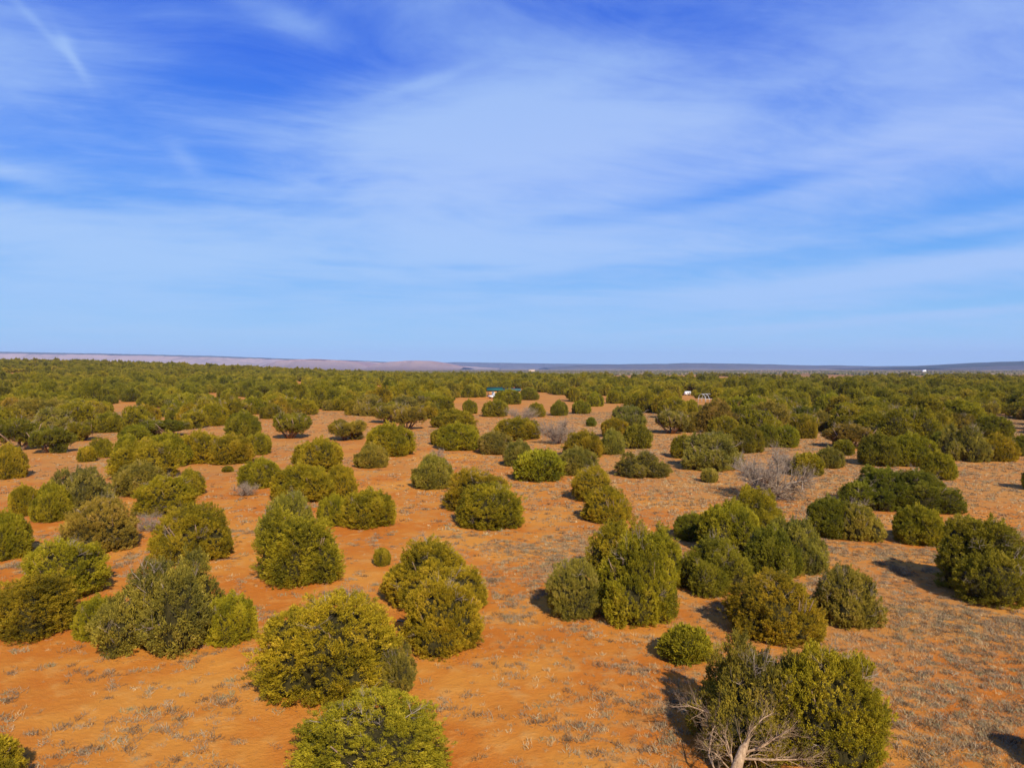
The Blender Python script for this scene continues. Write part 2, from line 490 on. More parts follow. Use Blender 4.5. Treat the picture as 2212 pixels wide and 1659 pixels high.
def taper(q, H):
    f = 1.04 - 0.13 * np.clip(q[:, 2] / H, 0, 1.1) ** 1.6
    q = q.copy()
    q[:, 0] *= f
    q[:, 1] *= f
    return q


def foliage(P, lobes, rng, spacing, K, L, gap=0.34, zmin=0.04, flute=0.0, upw=0.55, tintf=None):
    """leafy sprays scattered over the union of the lobes"""
    seed = int(rng.integers(1000))
    pts, nrm = [], []
    for li, (c, r) in enumerate(lobes):
        c, r = np.array(c), np.array(r)
        area = 4 * math.pi * ((r[0] * r[1]) ** 1.6 / 3 + (r[0] * r[2]) ** 1.6 / 3 + (r[1] * r[2]) ** 1.6 / 3) ** (1 / 1.6)
        n = int(area / (spacing ** 2) * 1.8)
        d = unit(rng.normal(size=(n, 3)))
        dep = rng.random(n)
        rad = 1.0 - 0.24 * dep ** 2
        q = c + d * r
        b = vnoise(q * 1.5 + li * 7, seed) * 0.5 + vnoise(q * 3.6, seed + 4) * 0.5
        if flute:
            th = np.arctan2(d[:, 1], d[:, 0])
            b = b + flute * np.cos(th * 9 + li * 2 + vnoise(q, seed + 9) * 3)
        b = np.clip((b - 0.5) * 1.9 + 0.5, -0.1, 1.25)
        rad = rad * (0.74 + 0.40 * b) + (rng.random(n) < 0.12) * 0.14 * rng.random(n)
        q = c + d * r * rad[:, None]
        keep = q[:, 2] > zmin
        gp = vnoise(q * 3.3 + 11, seed + 6) * 0.45 + vnoise(q * 8.0, seed + 7) * 0.55
        keep &= gp > gap
        for lj, (c2, r2) in enumerate(lobes):
            if lj != li:
                keep &= (((q - np.array(c2)) / (np.array(r2) * 0.86)) ** 2).sum(1) > 1
        pts.append(q[keep])
        nrm.append(unit(d / r)[keep])
    p = taper(np.concatenate(pts), max(c[2] + r[2] for c, r in lobes))
    nn = np.concatenate(nrm)
    n = len(p)
    size = (0.75 + 0.6 * rng.random(n)) * (0.8 + 0.5 * vnoise(p * 2.2, seed + 12))
    # sprays
    ax = unit(nn * 0.75 + np.array([0, 0, upw + 0.15]) + rng.normal(size=(n, 3)) * 0.28)
    along = rng.random(n * K)
    sz = np.repeat(size, K)
    axk = np.repeat(ax, K, 0)
    wid = spacing * 0.34 * (1.05 - 0.75 * along)
    a = np.repeat(p, K, 0) + axk * (along * spacing * 1.15 * sz)[:, None] + rng.normal(size=(n * K, 3)) * (wid * sz)[:, None]
    dk = unit(axk * 0.9 + rng.normal(size=(n * K, 3)) * 0.42)
    sk = sz * (0.6 + 0.6 * rng.random(n * K))
    side = unit(np.cross(dk, rng.normal(size=(n * K, 3))))
    tip = a + dk * (sk * L)[:, None]
    mid = a + dk * (sk * L * 0.5)[:, None]
    w = (sk * L * 0.15)[:, None]
    V = np.stack([a, mid + side * w, tip, mid - side * w], 1).reshape(-1, 3)
    i0 = np.arange(n * K) * 4
    T = np.concatenate([np.stack([i0, i0 + 1, i0 + 2], 1), np.stack([i0, i0 + 2, i0 + 3], 1)])
    ti = np.clip(0.5 + 0.9 * (vnoise(p * 1.3, seed + 20) - 0.5) + rng.normal(size=n) * 0.16, 0, 1)
    if tintf is not None:
        ti = np.clip(ti + tintf(p), 0, 1)
    tk = np.repeat(ti, K) + rng.normal(size=n * K) * 0.08
    P.add(V, T, 0, np.repeat(np.clip(tk, 0, 1), 4))


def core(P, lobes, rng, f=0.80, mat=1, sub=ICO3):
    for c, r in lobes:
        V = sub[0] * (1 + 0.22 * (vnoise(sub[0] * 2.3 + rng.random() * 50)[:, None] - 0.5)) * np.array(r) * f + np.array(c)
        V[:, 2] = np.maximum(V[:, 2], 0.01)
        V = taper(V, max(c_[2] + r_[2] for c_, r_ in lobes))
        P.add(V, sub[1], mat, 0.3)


def twig(P, p, d, length, rad, depth, rng, mat=0, n=4, up=0.12, spread=0.55):
    steps = 3 if depth > 0 else 2
    pts, rs = [p], [rad]
    q = p.copy()
    for i in range(steps):
        d = unit(d + rng.normal(size=3) * 0.18 + np.array([0, 0, up]))
        q = q + d * length / steps
        pts.append(q.copy())
        rs.append(rad * (1 - 0.62 * (i + 1) / steps))
    P.tube(pts, rs, n if depth > 1 else 3, mat, rng.random())
    if depth > 0:
        for k in range(int(rng.integers(3, 6))):
            t = 0.3 + 0.7 * rng.random()
            i = min(int(t * steps), steps - 1)
            b = pts[i] + (pts[i + 1] - pts[i]) * (t * steps - i)
            dd = unit(d + rng.normal(size=3) * spread)
            twig(P, b, dd, length * (0.45 + 0.3 * rng.random()), rs[i] * 0.55, depth - 1, rng, mat, n, up, spread)


def stems(rng, R, H, nst, mat, rad=0.10, bare=0.55):
    P = Parts()
    for s in range(nst):
        a = rng.random() * 6.28
        rr_ = R * (0.25 + bare * rng.random())
        p0 = np.array([0.10 * math.cos(a), 0.10 * math.sin(a), -0.12])
        p1 = np.array([rr_ * 0.45 * math.cos(a + 0.2), rr_ * 0.45 * math.sin(a + 0.2), H * 0.25])
        p2 = np.array([rr_ * 0.8 * math.cos(a), rr_ * 0.8 * math.sin(a), H * 0.5])
        p3 = np.array([rr_ * math.cos(a - 0.15), rr_ * math.sin(a - 0.15), H * 0.75])
        P.tube([p0, p1, p2, p3], [rad, rad * 0.75, rad * 0.5, rad * 0.2], 7, mat)
        for _ in range(3):
            twig(P, p2 if rng.random() < .5 else p1, unit(rng.normal(size=3) + [0, 0, .4]), R * 0.3, rad * 0.3, 1, rng, mat)
    return P


def lobes_dome(rng, R, H, n, main=0.62, spread=0.60, low=0.34, tall=False):
    """several domes grown together: one leading, shoulders of uneven height that reach the ground, knobs on top"""
    ox, oy = rng.uniform(-0.14, 0.14, 2) * R
    L = [((ox, oy, H * 0.42), (R * main, R * main * rng.uniform(0.85, 1.1), H * 0.56))]
    for i in range(n):
        a = i * 2 * math.pi / n + rng.random() * 0.9
        d = R * spread * (0.75 + 0.4 * rng.random())
        r = R * (0.30 + 0.18 * rng.random())
        h = H * (low + 0.34 * rng.random() ** 1.3)
        L.append(((d * math.cos(a), d * math.sin(a), h * 0.62), (r, r * rng.uniform(0.8, 1.15), h * (0.85 if not tall else 1.0))))
    for i in range(6):
        a = rng.random() * 6.28
        d = R * (0.12 + 0.42 * rng.random())
        r = R * (0.16 + 0.16 * rng.random())
        L.append(((ox + d * math.cos(a), oy + d * math.sin(a), H * (0.74 - 0.42 * (d / R) ** 1.5)), (r, r, H * (0.18 + 0.10 * rng.random()))))
    return L


class Kind:
    pass


KINDS = {}


def make_kind(code, seed, lobes, R, H, spacing=0.150, K=32, L=0.088, gap=0.34, flute=0.0, nst=4, dead=0, bare_mat=None, bare=0.55, rad=0.08, tintf=None, cf=0.72):
    rng = np.random.default_rng(seed)
    k = Kind()
    k.R, k.H = R, H
    P = Parts()
    foliage(P, lobes, rng, spacing, K, L, gap, flute=flute, tintf=tintf)
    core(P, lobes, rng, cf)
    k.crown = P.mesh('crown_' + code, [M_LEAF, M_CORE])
    k.trunk = stems(rng, R, H, nst, 0, rad, bare).mesh('trunk_' + code, [bare_mat or M_BARK])
    k.dead = None
    if dead:
        D = Parts()
        for i in range(dead):
            c, r = lobes[int(rng.integers(len(lobes)))]
            d = unit(rng.normal(size=3) + np.array([0, 0, 0.7]))
            d[2] = abs(d[2])
            p = taper(np.array([np.array(c) + d * np.array(r) * 0.72]), H)[0]
            D.tube([(0, 0, H * 0.25), p * 0.6 + np.array([0, 0, H * 0.05]), p], [0.03, 0.024, 0.018], 4, 0)
            twig(D, p, d, R * (0.16 + 0.18 * rng.random()), 0.021, 2, rng, 0, 4, 0.1, 0.7)
        k.dead = D.mesh('dead_twigs_' + code, [M_DEAD])
    KINDS.setdefault(code, []).append(k)
    return k


R_ = np.random.default_rng(11)
make_kind('X', 1, lobes_dome(R_, 2.2, 3.1, 9), 2.2, 3.1, spacing=0.125, K=42, L=0.066, gap=0.42, dead=26)
make_kind('X', 2, lobes_dome(R_, 2.2, 3.1, 7), 2.2, 3.1, spacing=0.125, K=42, L=0.066, gap=0.43, dead=30)
make_kind('G', 21, lobes_dome(R_, 2.2, 3.1, 8, main=0.84, spread=0.52, low=0.28), 2.2, 3.1, spacing=0.125, K=42, L=0.066, gap=0.43, dead=18)
make_kind('G', 22, lobes_dome(R_, 2.2, 3.1, 6, main=0.88, spread=0.46, low=0.26), 2.2, 3.1, spacing=0.125, K=42, L=0.066, gap=0.44, dead=24)
make_kind('D', 3, lobes_dome(R_, 2.1, 2.8, 6), 2.1, 2.8, gap=0.37, dead=6)
make_kind('D', 4, lobes_dome(R_, 2.1, 2.8, 8), 2.1, 2.8, gap=0.38, dead=8)
make_kind('D', 5, lobes_dome(R_, 2.1, 2.8, 5), 2.1, 2.8, gap=0.36, dead=4)
make_kind('T', 6, lobes_dome(R_, 1.9, 3.3, 6, tall=True), 1.9, 3.3, flute=0.28, gap=0.36, dead=4)
make_kind('T', 7, lobes_dome(R_, 1.9, 3.3, 5, tall=True), 1.9, 3.3, flute=0.34, gap=0.37, dead=6)
make_kind('O', 8, lobes_dome(R_, 2.2, 2.7, 9, spread=0.66), 2.2, 2.7, gap=0.45, dead=46, tintf=lambda p: -0.1)
make_kind('O', 9, lobes_dome(R_, 2.2, 2.7, 7), 2.2, 2.7, gap=0.44, dead=38)
LB = []
for i in range(9):
    a = i * 0.7 + R_.random()
    d = 1.55 * math.sqrt((i + 0.4) / 9)
    LB.append(((d * math.cos(a), d * math.sin(a), 1.55 + 0.75 * R_.random() - 0.25 * d), (0.72 + 0.2 * R_.random(), 0.72 + 0.2 * R_.random(), 0.62)))
make_kind('B', 10, LB, 2.2, 2.9, gap=0.45, dead=22, nst=8, bare=0.7, rad=0.12, cf=0.66)
LB2 = [((x * 1.1, y * 1.1, z), (rx * 1.05, ry * 0.9, rz)) for ((x, y, z), (rx, ry, rz)) in LB[::-1]][:8] + [((0.9, -0.8, 0.6), (0.8, 0.7, 0.6))]
make_kind('B', 12, LB2, 2.3, 2.9, gap=0.43, dead=16, nst=7, bare=0.7, rad=0.12, cf=0.66)
make_kind('S', 13, [((0, 0, 0.42), (0.78, 0.78, 0.56)), ((0.2, 0.25, 0.4), (0.5, 0.5, 0.5)), ((-0.25, -0.1, 0.42), (0.52, 0.5, 0.5))], 0.85, 1.0, spacing=0.115, K=28, L=0.085, gap=0.24, nst=3, rad=0.03)
make_kind('S', 14, [((0, 0, 0.46), (0.7, 0.75, 0.58)), ((0.3, -0.15, 0.36), (0.48, 0.5, 0.42))], 0.85, 1.0, spacing=0.115, K=28, L=0.085, gap=0.27, nst=3, rad=0.03)

TONES = {'o': (1.1, 0.96, 0.8), 'g': (1.0, 0.95, 0.8), 'k': (0.76, 0.77, 0.85), 'y': (1.0, 0.92, 2.0), 'b': (1.02, 0.82, 1.6), 'l': (0.98, 1.0, 0.8)}
PROTO = {}


def plant_tree(x, y, r, h, code, tone, label, seed, group=None, cat='juniper', name='juniper_tree', rz=None, full=True):
    ks = KINDS[code]
    vi = seed % len(ks)
    k = ks[vi]
    z = float(terrain(x, y)[0])
    rs = random.Random(seed * 7 + 1)
    key = (code, vi)
    if key not in PROTO:
        root = bpy.data.objects.new(name, None)
        COL.objects.link(root)
        link('crown', k.crown, root)
        link('trunk', k.trunk, root)
        if k.dead:
            link('deadwood', k.dead, root)
        PROTO[key] = root
        src = root
        root['_used'] = 0
    else:
        src = PROTO[key].copy()
        src.name = name
        COL.objects.link(src)
        for ch in PROTO[key].children:
            c = ch.copy()
            COL.objects.link(c)
            c.parent = src
    src.empty_display_size = 0.5
    src.location = (x, y, z - 0.03)
    src.rotation_euler = (0, 0, rs.random() * 6.283 if rz is None else rz)
    s = r / k.R * 1.07
    src.scale = (s, s, h / k.H * 1.06)
    c = TONES[tone]
    j = [1 + rs.uniform(-0.07, 0.07) for _ in range(3)]
    for ch in src.children:
        ch.color = (c[0] * j[0], c[1] * j[1], c[2] * j[2], 1)
    tag(src, label, cat, group)
    return src


# the trees that can be told apart: (x, y, radius, height, form, tone, label)
TREES = [
(-12.5, 16.7, 0.93, 1.26, 'D', 'o', 'olive juniper at the lower left corner casting a shadow into view'),
(-18.22, 27.63, 1.47, 1.82, 'T', 'o', 'fluted olive juniper at the left edge beside the wide silvery juniper'),
(-19.75, 32.1, 1.79, 2.24, 'G', 'o', 'rounded juniper standing right behind the fluted one at the left edge'),
(-12.83, 26.59, 1.78, 2.79, 'O', 'y', 'widest foreground juniper on the left, silvery dead twigs across its top'),
(-10.28, 26.65, 0.91, 1.55, 'D', 'o', 'bushy juniper grown against the right side of the silvery topped one'),
(-15.48, 27.12, 0.72, 1.37, 'D', 'o', 'small juniper squeezed between fluted juniper and the silvery topped one'),
(-22.63, 40.24, 1.88, 2.61, 'G', 'y', 'grey green juniper just left of the small dead shrub in the left foreground'),
(-17.02, 38.32, 1.99, 2.53, 'G', 'g', 'juniper directly behind the wide silvery topped one, twig litter beside it'),
(-12.8, 41.23, 1.51, 2.88, 'O', 'y', 'pale topped juniper merged behind the tall egg shaped one'),
(-10.1, 34.4, 1.74, 2.63, 'T', 'o', 'tall egg shaped olive juniper on open sand left of the tiny bright seedling'),
(-26.86, 38.69, 1.13, 2.14, 'D', 'g', 'juniper cut by the left edge beside a dark shadow on sand'),
(-33.41, 49.79, 0.95, 1.8, 'D', 'o', 'leftmost of the three junipers touching in a row near the left edge'),
(-30.26, 47.9, 1.15, 2.19, 'D', 'g', 'middle and lowest of the three touching junipers near the left edge'),
(-29.8, 50.92, 1.77, 2.8, 'O', 'y', 'largest, grey flecked juniper of the three touching near the left edge'),
(-23.74, 50.08, 2.06, 2.36, 'G', 'o', 'broad olive juniper with the dead grey shrub at its lower left'),
(-25.43, 57.53, 1.09, 1.82, 'D', 'g', 'small dark green juniper at the right shoulder of the broad olive one'),
(-5.6, 23.19, 2.29, 2.51, 'G', 'o', 'huge dome shaped olive juniper in the centre left foreground'),
(-3.68, 22.7, 0.6, 1.15, 'O', 'y', 'paler lower juniper tucked against the right side of the huge olive dome'),
(-3.62, 18.19, 1.93, 1.52, 'G', 'o', 'yellow olive juniper with pale stems, cut off by the bottom edge'),
(-3.38, 31.05, 2.0, 2.48, 'X', 'o', 'ragged olive juniper behind its twin, just right of the bright seedling'),
(-2.5, 25.95, 1.48, 2.28, 'G', 'o', 'front juniper of the overlapping central pair, tall with pale stems'),
(-6.65, 37.05, 0.4, 0.76, 'S', 'k', 'tiny bright green juniper seedling alone on the open sand'),
(-9.09, 46.45, 1.71, 2.05, 'D', 'g', 'bushy juniper right of centre in the gap, twiggy at its left foot'),
(-11.38, 46.64, 0.94, 1.73, 'D', 'g', 'low juniper fused to the left side of the bushy twiggy footed one'),
(-2.7, 52.54, 2.39, 2.55, 'G', 'o', 'rear one of the two smooth domes joined in the middle of the clearing'),
(-1.26, 47.04, 2.11, 2.48, 'G', 'o', 'front one of the two smooth domes joined in the middle of the clearing'),
(6.11, 55.96, 1.59, 2.31, 'G', 'o', 'rear juniper of the pair right of the two smooth joined domes'),
(6.23, 48.06, 1.52, 2.01, 'G', 'o', 'round front juniper of the pair right of the two smooth joined domes'),
(2.53, 29.68, 1.16, 2.03, 'G', 'y', 'paler grey green juniper at the left flank of the big central thicket'),
(5.15, 29.28, 1.63, 3.06, 'X', 'o', 'tallest yellow olive juniper at the front of the big central thicket'),
(5.1, 34.96, 1.28, 2.44, 'T', 'g', 'bright domed juniper at the rear left of the big central thicket'),
(6.92, 34.08, 1.08, 2.05, 'T', 'g', 'bright domed juniper at the rear right of the big central thicket'),
(5.91, 25.01, 0.84, 0.95, 'S', 'g', 'small round dark green juniper shrub alone with a shadow at its left'),
(9.19, 33.23, 1.56, 2.13, 'X', 'k', 'dark juniper directly right of the tallest one in the big thicket'),
(13.56, 42.13, 2.0, 2.94, 'X', 'o', 'high peaked juniper below the bleached dead tree'),
(10.71, 43.09, 1.15, 1.32, 'D', 'k', 'low dark juniper at the left end of the thicket below the dead tree'),
(12.05, 39.79, 1.56, 2.47, 'D', 'g', 'juniper in the middle of the thicket below the dead tree'),
(14.38, 36.51, 1.29, 2.28, 'O', 'y', 'grey green juniper at the right end of the thicket below the dead tree'),
(12.55, 35.08, 1.24, 2.17, 'D', 'k', "dark juniper in front of the grey green one at the thicket's right end"),
(10.01, 27.35, 1.63, 2.09, 'G', 'o', 'ragged juniper above the bottom right giant, spiky shadow at its left'),
(13.32, 28.86, 1.24, 2.0, 'O', 'y', 'silvery green rounded juniper right of the ragged spiky shadowed one'),
(19.07, 43.86, 1.39, 2.06, 'D', 'k', 'dark juniper left half of the pair with pale dead twigs between'),
(20.63, 42.85, 1.27, 1.97, 'O', 'y', 'grey right half of the pair with pale dead twigs between'),
(23.47, 42.13, 1.33, 1.91, 'D', 'g', 'green juniper standing between the twiggy pair and the big right edge juniper'),
(26.56, 52.99, 2.35, 2.69, 'X', 'k', 'left of the two large dark junipers with a long shadow, upper right'),
(29.0, 51.92, 2.43, 2.57, 'X', 'k', 'right of the two large dark junipers with a long shadow, upper right'),
(21.28, 32.47, 2.18, 3.12, 'X', 'k', 'big dark juniper at the right edge throwing a long black shadow leftward'),
(6.35, 19.22, 1.44, 2.37, 'O', 'b', 'brownish old juniper full of bare twigs in the bottom right giant clump'),
(8.13, 18.71, 1.56, 2.63, 'G', 'o', 'huge green juniper filling the right half of the bottom right clump'),
(13.83, 18.25, 0.69, 1.02, 'D', 'g', 'juniper past the lower right edge whose shadow reaches the frame'),
(-46.25, 67.09, 1.44, 2.74, 'D', 'o', 'juniper at the left edge beneath the dark twiggy thicket'),
(-60.6, 89.63, 3.12, 4.1, 'B', 'k', 'dark open juniper at the left edge with exposed stems beneath'),
(-55.19, 87.09, 2.32, 3.28, 'B', 'k', 'dark low branched juniper at the right end of the left edge thicket'),
(-45.9, 78.73, 0.85, 1.44, 'S', 'o', 'low bush left of the small pointed juniper on open sand'),
(-46.34, 82.53, 1.04, 1.97, 'T', 'o', 'small pointed juniper on open sand with a low bush at its left'),
(-43.51, 82.83, 1.42, 2.25, 'D', 'g', 'small juniper at the left start of the long mid left hedge of crowns'),
(-33.65, 67.02, 2.71, 3.09, 'D', 'o', 'large juniper in the left mass, above the broad olive one'),
(-29.44, 57.5, 1.82, 2.35, 'D', 'y', 'greyish juniper at the lower left of the left middle mass'),
(-35.44, 75.07, 2.19, 3.05, 'D', 'g', 'juniper in the long hedge, just right of its left start'),
(-33.68, 78.52, 2.48, 2.93, 'D', 'o', 'juniper in the middle of the long mid left hedge of crowns'),
(-29.87, 77.68, 2.36, 2.76, 'D', 'o', 'rounded juniper near the right end of the long mid left hedge'),
(-29.78, 86.0, 1.52, 2.28, 'D', 'g', 'small juniper closing the right end of the long mid left hedge'),
(-60.25, 102.84, 2.15, 2.93, 'B', 'g', 'open juniper with visible stems behind the small pointed juniper'),
(-53.47, 103.35, 1.96, 1.91, 'D', 'g', 'low juniper behind the left start of the long hedge'),
(-51.68, 109.26, 3.32, 2.61, 'B', 'k', 'dark juniper on the pale grassy flat at left'),
(-53.9, 121.14, 0.84, 1.6, 'S', 'g', 'little bush on the edge of the pale grassy flat at left'),
(-53.08, 129.24, 2.45, 3.5, 'D', 'o', 'juniper beside the top of the pale grassy flat at left'),
(-67.94, 134.68, 2.56, 3.06, 'D', 'o', 'juniper touching the upper left of the pale grassy flat'),
(-39.71, 107.8, 2.39, 3.41, 'D', 'k', 'dark juniper bounding the right side of the pale grassy flat'),
(-32.2, 105.57, 3.07, 3.87, 'B', 'k', 'large dark open juniper right of the pale grassy flat'),
(-23.78, 103.32, 2.75, 3.02, 'B', 'b', 'brownish open juniper left of the round pair with a pointed lobe'),
(-18.94, 72.27, 2.38, 2.8, 'D', 'o', 'juniper in the left centre with grey streaks on its left flank'),
(-27.62, 70.76, 0.49, 0.51, 'S', 'k', 'tiny green bush alone under the long mid left hedge'),
(-21.18, 61.67, 1.64, 2.13, 'D', 'g', 'juniper above the grey dead shrub at left centre'),
(-16.09, 55.54, 2.25, 2.35, 'D', 'o', 'broad juniper right of the grey dead shrub at left centre'),
(-13.43, 57.0, 1.19, 2.15, 'D', 'o', 'small juniper at the right end of the broad left centre clump'),
(-14.48, 85.19, 2.75, 3.31, 'D', 'o', 'rear rounded juniper of the pair right of the left centre'),
(-14.42, 74.99, 1.66, 2.11, 'D', 'y', 'front left greyer juniper leaning on the rounded rear one'),
(-6.67, 61.43, 1.63, 2.43, 'D', 'y', 'grey green juniper beside the two smooth joined domes, at their upper left'),
(-17.18, 119.95, 2.73, 4.04, 'B', 'b', 'brown twiggy juniper with a black shaded base, above centre left'),
(-6.87, 91.75, 2.67, 2.92, 'D', 'o', 'juniper at the middle of the centre row, pink dead twigs near its left'),
(-9.46, 96.82, 1.53, 1.93, 'D', 'g', 'left end juniper of the centre row'),
(-2.21, 86.91, 2.09, 2.35, 'D', 'y', 'right end juniper of the centre row'),
(0.93, 105.1, 3.33, 2.75, 'D', 'g', "long low juniper behind the centre row's right end"),
(0.77, 75.98, 1.59, 2.35, 'D', 'y', 'grey green juniper half hidden behind the bright green dome'),
(2.44, 66.15, 1.97, 2.39, 'S', 'l', 'bright green smooth dome juniper in the middle of the clearing'),
(6.15, 69.71, 1.85, 2.3, 'D', 'y', 'greyish juniper immediately right of the bright green dome'),
(8.26, 83.47, 2.22, 2.65, 'D', 'o', 'juniper behind the greyish one right of the bright green dome'),
(11.84, 86.42, 1.48, 2.57, 'D', 'y', 'upright juniper left of the dark round bush'),
(14.93, 107.52, 2.04, 2.47, 'D', 'o', 'low juniper above the upright one left of the dark round bush'),
(16.04, 92.62, 1.82, 2.45, 'S', 'k', 'dark green perfectly round bush right of the centre'),
(12.46, 68.66, 2.0, 2.02, 'O', 'y', 'greyish loose juniper alone below the dark round bush'),
(20.48, 129.78, 3.12, 3.3, 'O', 'y', 'grey half dead juniper on open ground right of the house line'),
(-3.22, 153.98, 2.73, 3.15, 'D', 'o', 'round juniper left of the grey brown bare bush under the house'),
(-9.67, 164.1, 1.66, 2.81, 'D', 'g', 'small upright juniper on the clearing left of the house'),
(-0.79, 208.16, 3.82, 3.78, 'D', 'g', 'juniper standing right in front of the green roofed house'),
(5.35, 234.66, 2.97, 3.45, 'D', 'k', 'juniper just right of the one in front of the house'),
(-10.0, 125.25, 3.65, 2.73, 'D', 'o', 'long low juniper left of the clearing under the house'),
(13.78, 127.93, 0.81, 1.32, 'S', 'k', 'little dark bush alone on open ground right of centre'),
(24.56, 112.62, 2.85, 3.68, 'B', 'y', 'open juniper with bare stems under it, right of the grey half dead one'),
(15.42, 164.43, 2.08, 2.69, 'D', 'g', 'squat juniper in the upper clearing, right of a small track'),
(10.2, 157.75, 1.8, 2.89, 'D', 'k', 'narrow dark juniper in the upper clearing right of the house'),
(22.43, 196.76, 2.24, 3.38, 'D', 'g', 'small juniper behind the squat one in the upper clearing'),
(5.05, 153.19, 1.75, 2.61, 'D', 'g', 'small juniper touching the right side of the grey brown bare bush'),
(19.82, 73.67, 2.94, 3.45, 'O', 'y', 'large grey green juniper left of the bleached dead tree'),
(17.43, 64.61, 0.7, 1.08, 'S', 'y', 'small grey green bush directly under the large grey green juniper'),
(19.58, 82.96, 1.58, 2.29, 'D', 'o', 'juniper at the left shoulder of the large grey green one'),
(27.89, 87.77, 2.0, 2.9, 'D', 'k', 'dark juniper behind the bleached dead tree'),
(31.39, 107.63, 2.18, 2.74, 'D', 'g', 'juniper behind and left of the dark one above the dead tree'),
(35.25, 93.56, 1.66, 2.5, 'D', 'g', 'tidy rounded juniper at the right end of a row above the dead tree'),
(32.68, 93.87, 1.37, 2.6, 'D', 'k', 'narrow dark juniper left of the tidy rounded one above the dead tree'),
(42.54, 105.82, 1.67, 2.93, 'D', 'o', 'juniper above the tidy rounded one right of the dead tree'),
(50.06, 118.57, 2.1, 2.83, 'D', 'y', 'pale grey green juniper at the top of the right hand gap'),
(27.72, 68.68, 1.3, 1.86, 'S', 'o', 'yellow green round juniper right of the bleached dead tree'),
(32.13, 74.03, 1.31, 1.84, 'D', 'y', 'greyish juniper joined to the right of the yellow green round one'),
(38.47, 84.69, 1.02, 1.6, 'S', 'k', 'small dark round bush in the right hand gap'),
(42.68, 91.94, 2.91, 3.19, 'B', 'b', 'brownish spreading juniper above the small dark round bush'),
(38.2, 76.01, 2.07, 2.92, 'D', 'k', 'dark juniper with a shadow at its left, above the two large dark ones'),
(41.34, 75.85, 2.3, 2.93, 'D', 'g', 'middle juniper of the right hand row above the two large dark ones'),
(38.97, 66.81, 1.44, 2.21, 'D', 'o', 'rounded juniper at the lower end of the right hand row'),
(54.21, 91.51, 1.74, 2.08, 'D', 'k', 'small dark juniper behind the right hand row'),
(49.83, 80.06, 2.03, 3.47, 'O', 'y', 'grey flecked tall juniper near the right edge'),
(53.49, 80.38, 1.93, 2.57, 'D', 'o', 'rounded juniper next to the grey flecked one near the right edge'),
(59.36, 85.0, 1.4, 2.1, 'D', 'k', 'juniper cut by the right edge beside the rounded one'),
(70.84, 107.85, 2.46, 2.92, 'D', 'k', 'dark juniper below the small red clearing at the right edge'),
(76.69, 125.51, 3.97, 4.31, 'D', 'g', 'large juniper in the dense stand left of the right edge clearing'),
(53.78, 108.19, 2.88, 3.38, 'D', 'o', 'juniper at the front of the dense stand in the right middle'),
(63.05, 114.46, 3.19, 3.58, 'D', 'g', 'juniper in the dense stand right of its front one'),
(43.66, 60.36, 1.15, 2.0, 'D', 'g', 'juniper just past the right edge with its shadow on the grass'),
(-43.04, 193.59, 4.17, 3.72, 'D', 'o', 'juniper at the near edge of the left belt, above the grassy strip'),
(-64.11, 116.11, 2.2, 2.91, 'D', 'g', "juniper above the small pointed one, in the belt's front row"),
(-99.14, 149.58, 4.26, 3.51, 'D', 'y', 'greyish juniper above the dark thicket at the left edge'),
(-23.68, 136.39, 3.28, 3.83, 'B', 'b', 'brownish juniper leaning on the twiggy black based one, above centre left'),
(-57.56, 161.93, 3.07, 3.3, 'D', 'o', 'domed juniper at the belt edge, above the large dark open one'),
(-45.76, 160.15, 2.84, 2.97, 'D', 'g', 'green juniper at the belt edge left of the pale sandy notch'),
(-48.38, 147.97, 2.25, 2.57, 'D', 'k', 'small dark juniper squeezed behind the large dark open one'),
(-34.51, 172.4, 3.27, 3.53, 'D', 'g', 'green juniper at the belt edge right of the pale sandy notch'),
(-62.68, 163.25, 2.69, 2.63, 'T', 'o', 'narrow juniper at the upper right corner of the pale flat'),
(-16.99, 148.12, 2.44, 2.94, 'D', 'o', 'olive juniper right of the twiggy black based one'),
(-59.22, 184.02, 3.14, 3.57, 'D', 'o', "domed juniper above the small dark one in the belt's broken edge"),
(-40.97, 175.74, 2.78, 3.3, 'D', 'g', 'small juniper between the pale sandy notch and the left centre belt edge'),
(-25.02, 168.76, 3.2, 3.45, 'D', 'y', 'greyish juniper directly above the twiggy black based one'),
(-17.23, 172.13, 2.94, 3.32, 'T', 'o', 'pointed olive juniper at the left rim of the clearing under the house'),
(-6.56, 107.8, 1.5, 1.71, 'D', 'g', 'little green juniper just above the middle of the centre row')]
GRP = 'junipers scattered over the red sand'
for i, (x, y, r, h, code, tone, label) in enumerate(TREES):
    small = code == 'S'
    plant_tree(x, y, r, h, code, tone, label, i * 3 + 5, GRP, 'juniper bush' if small else 'juniper', 'juniper_bush' if small else 'juniper_tree')

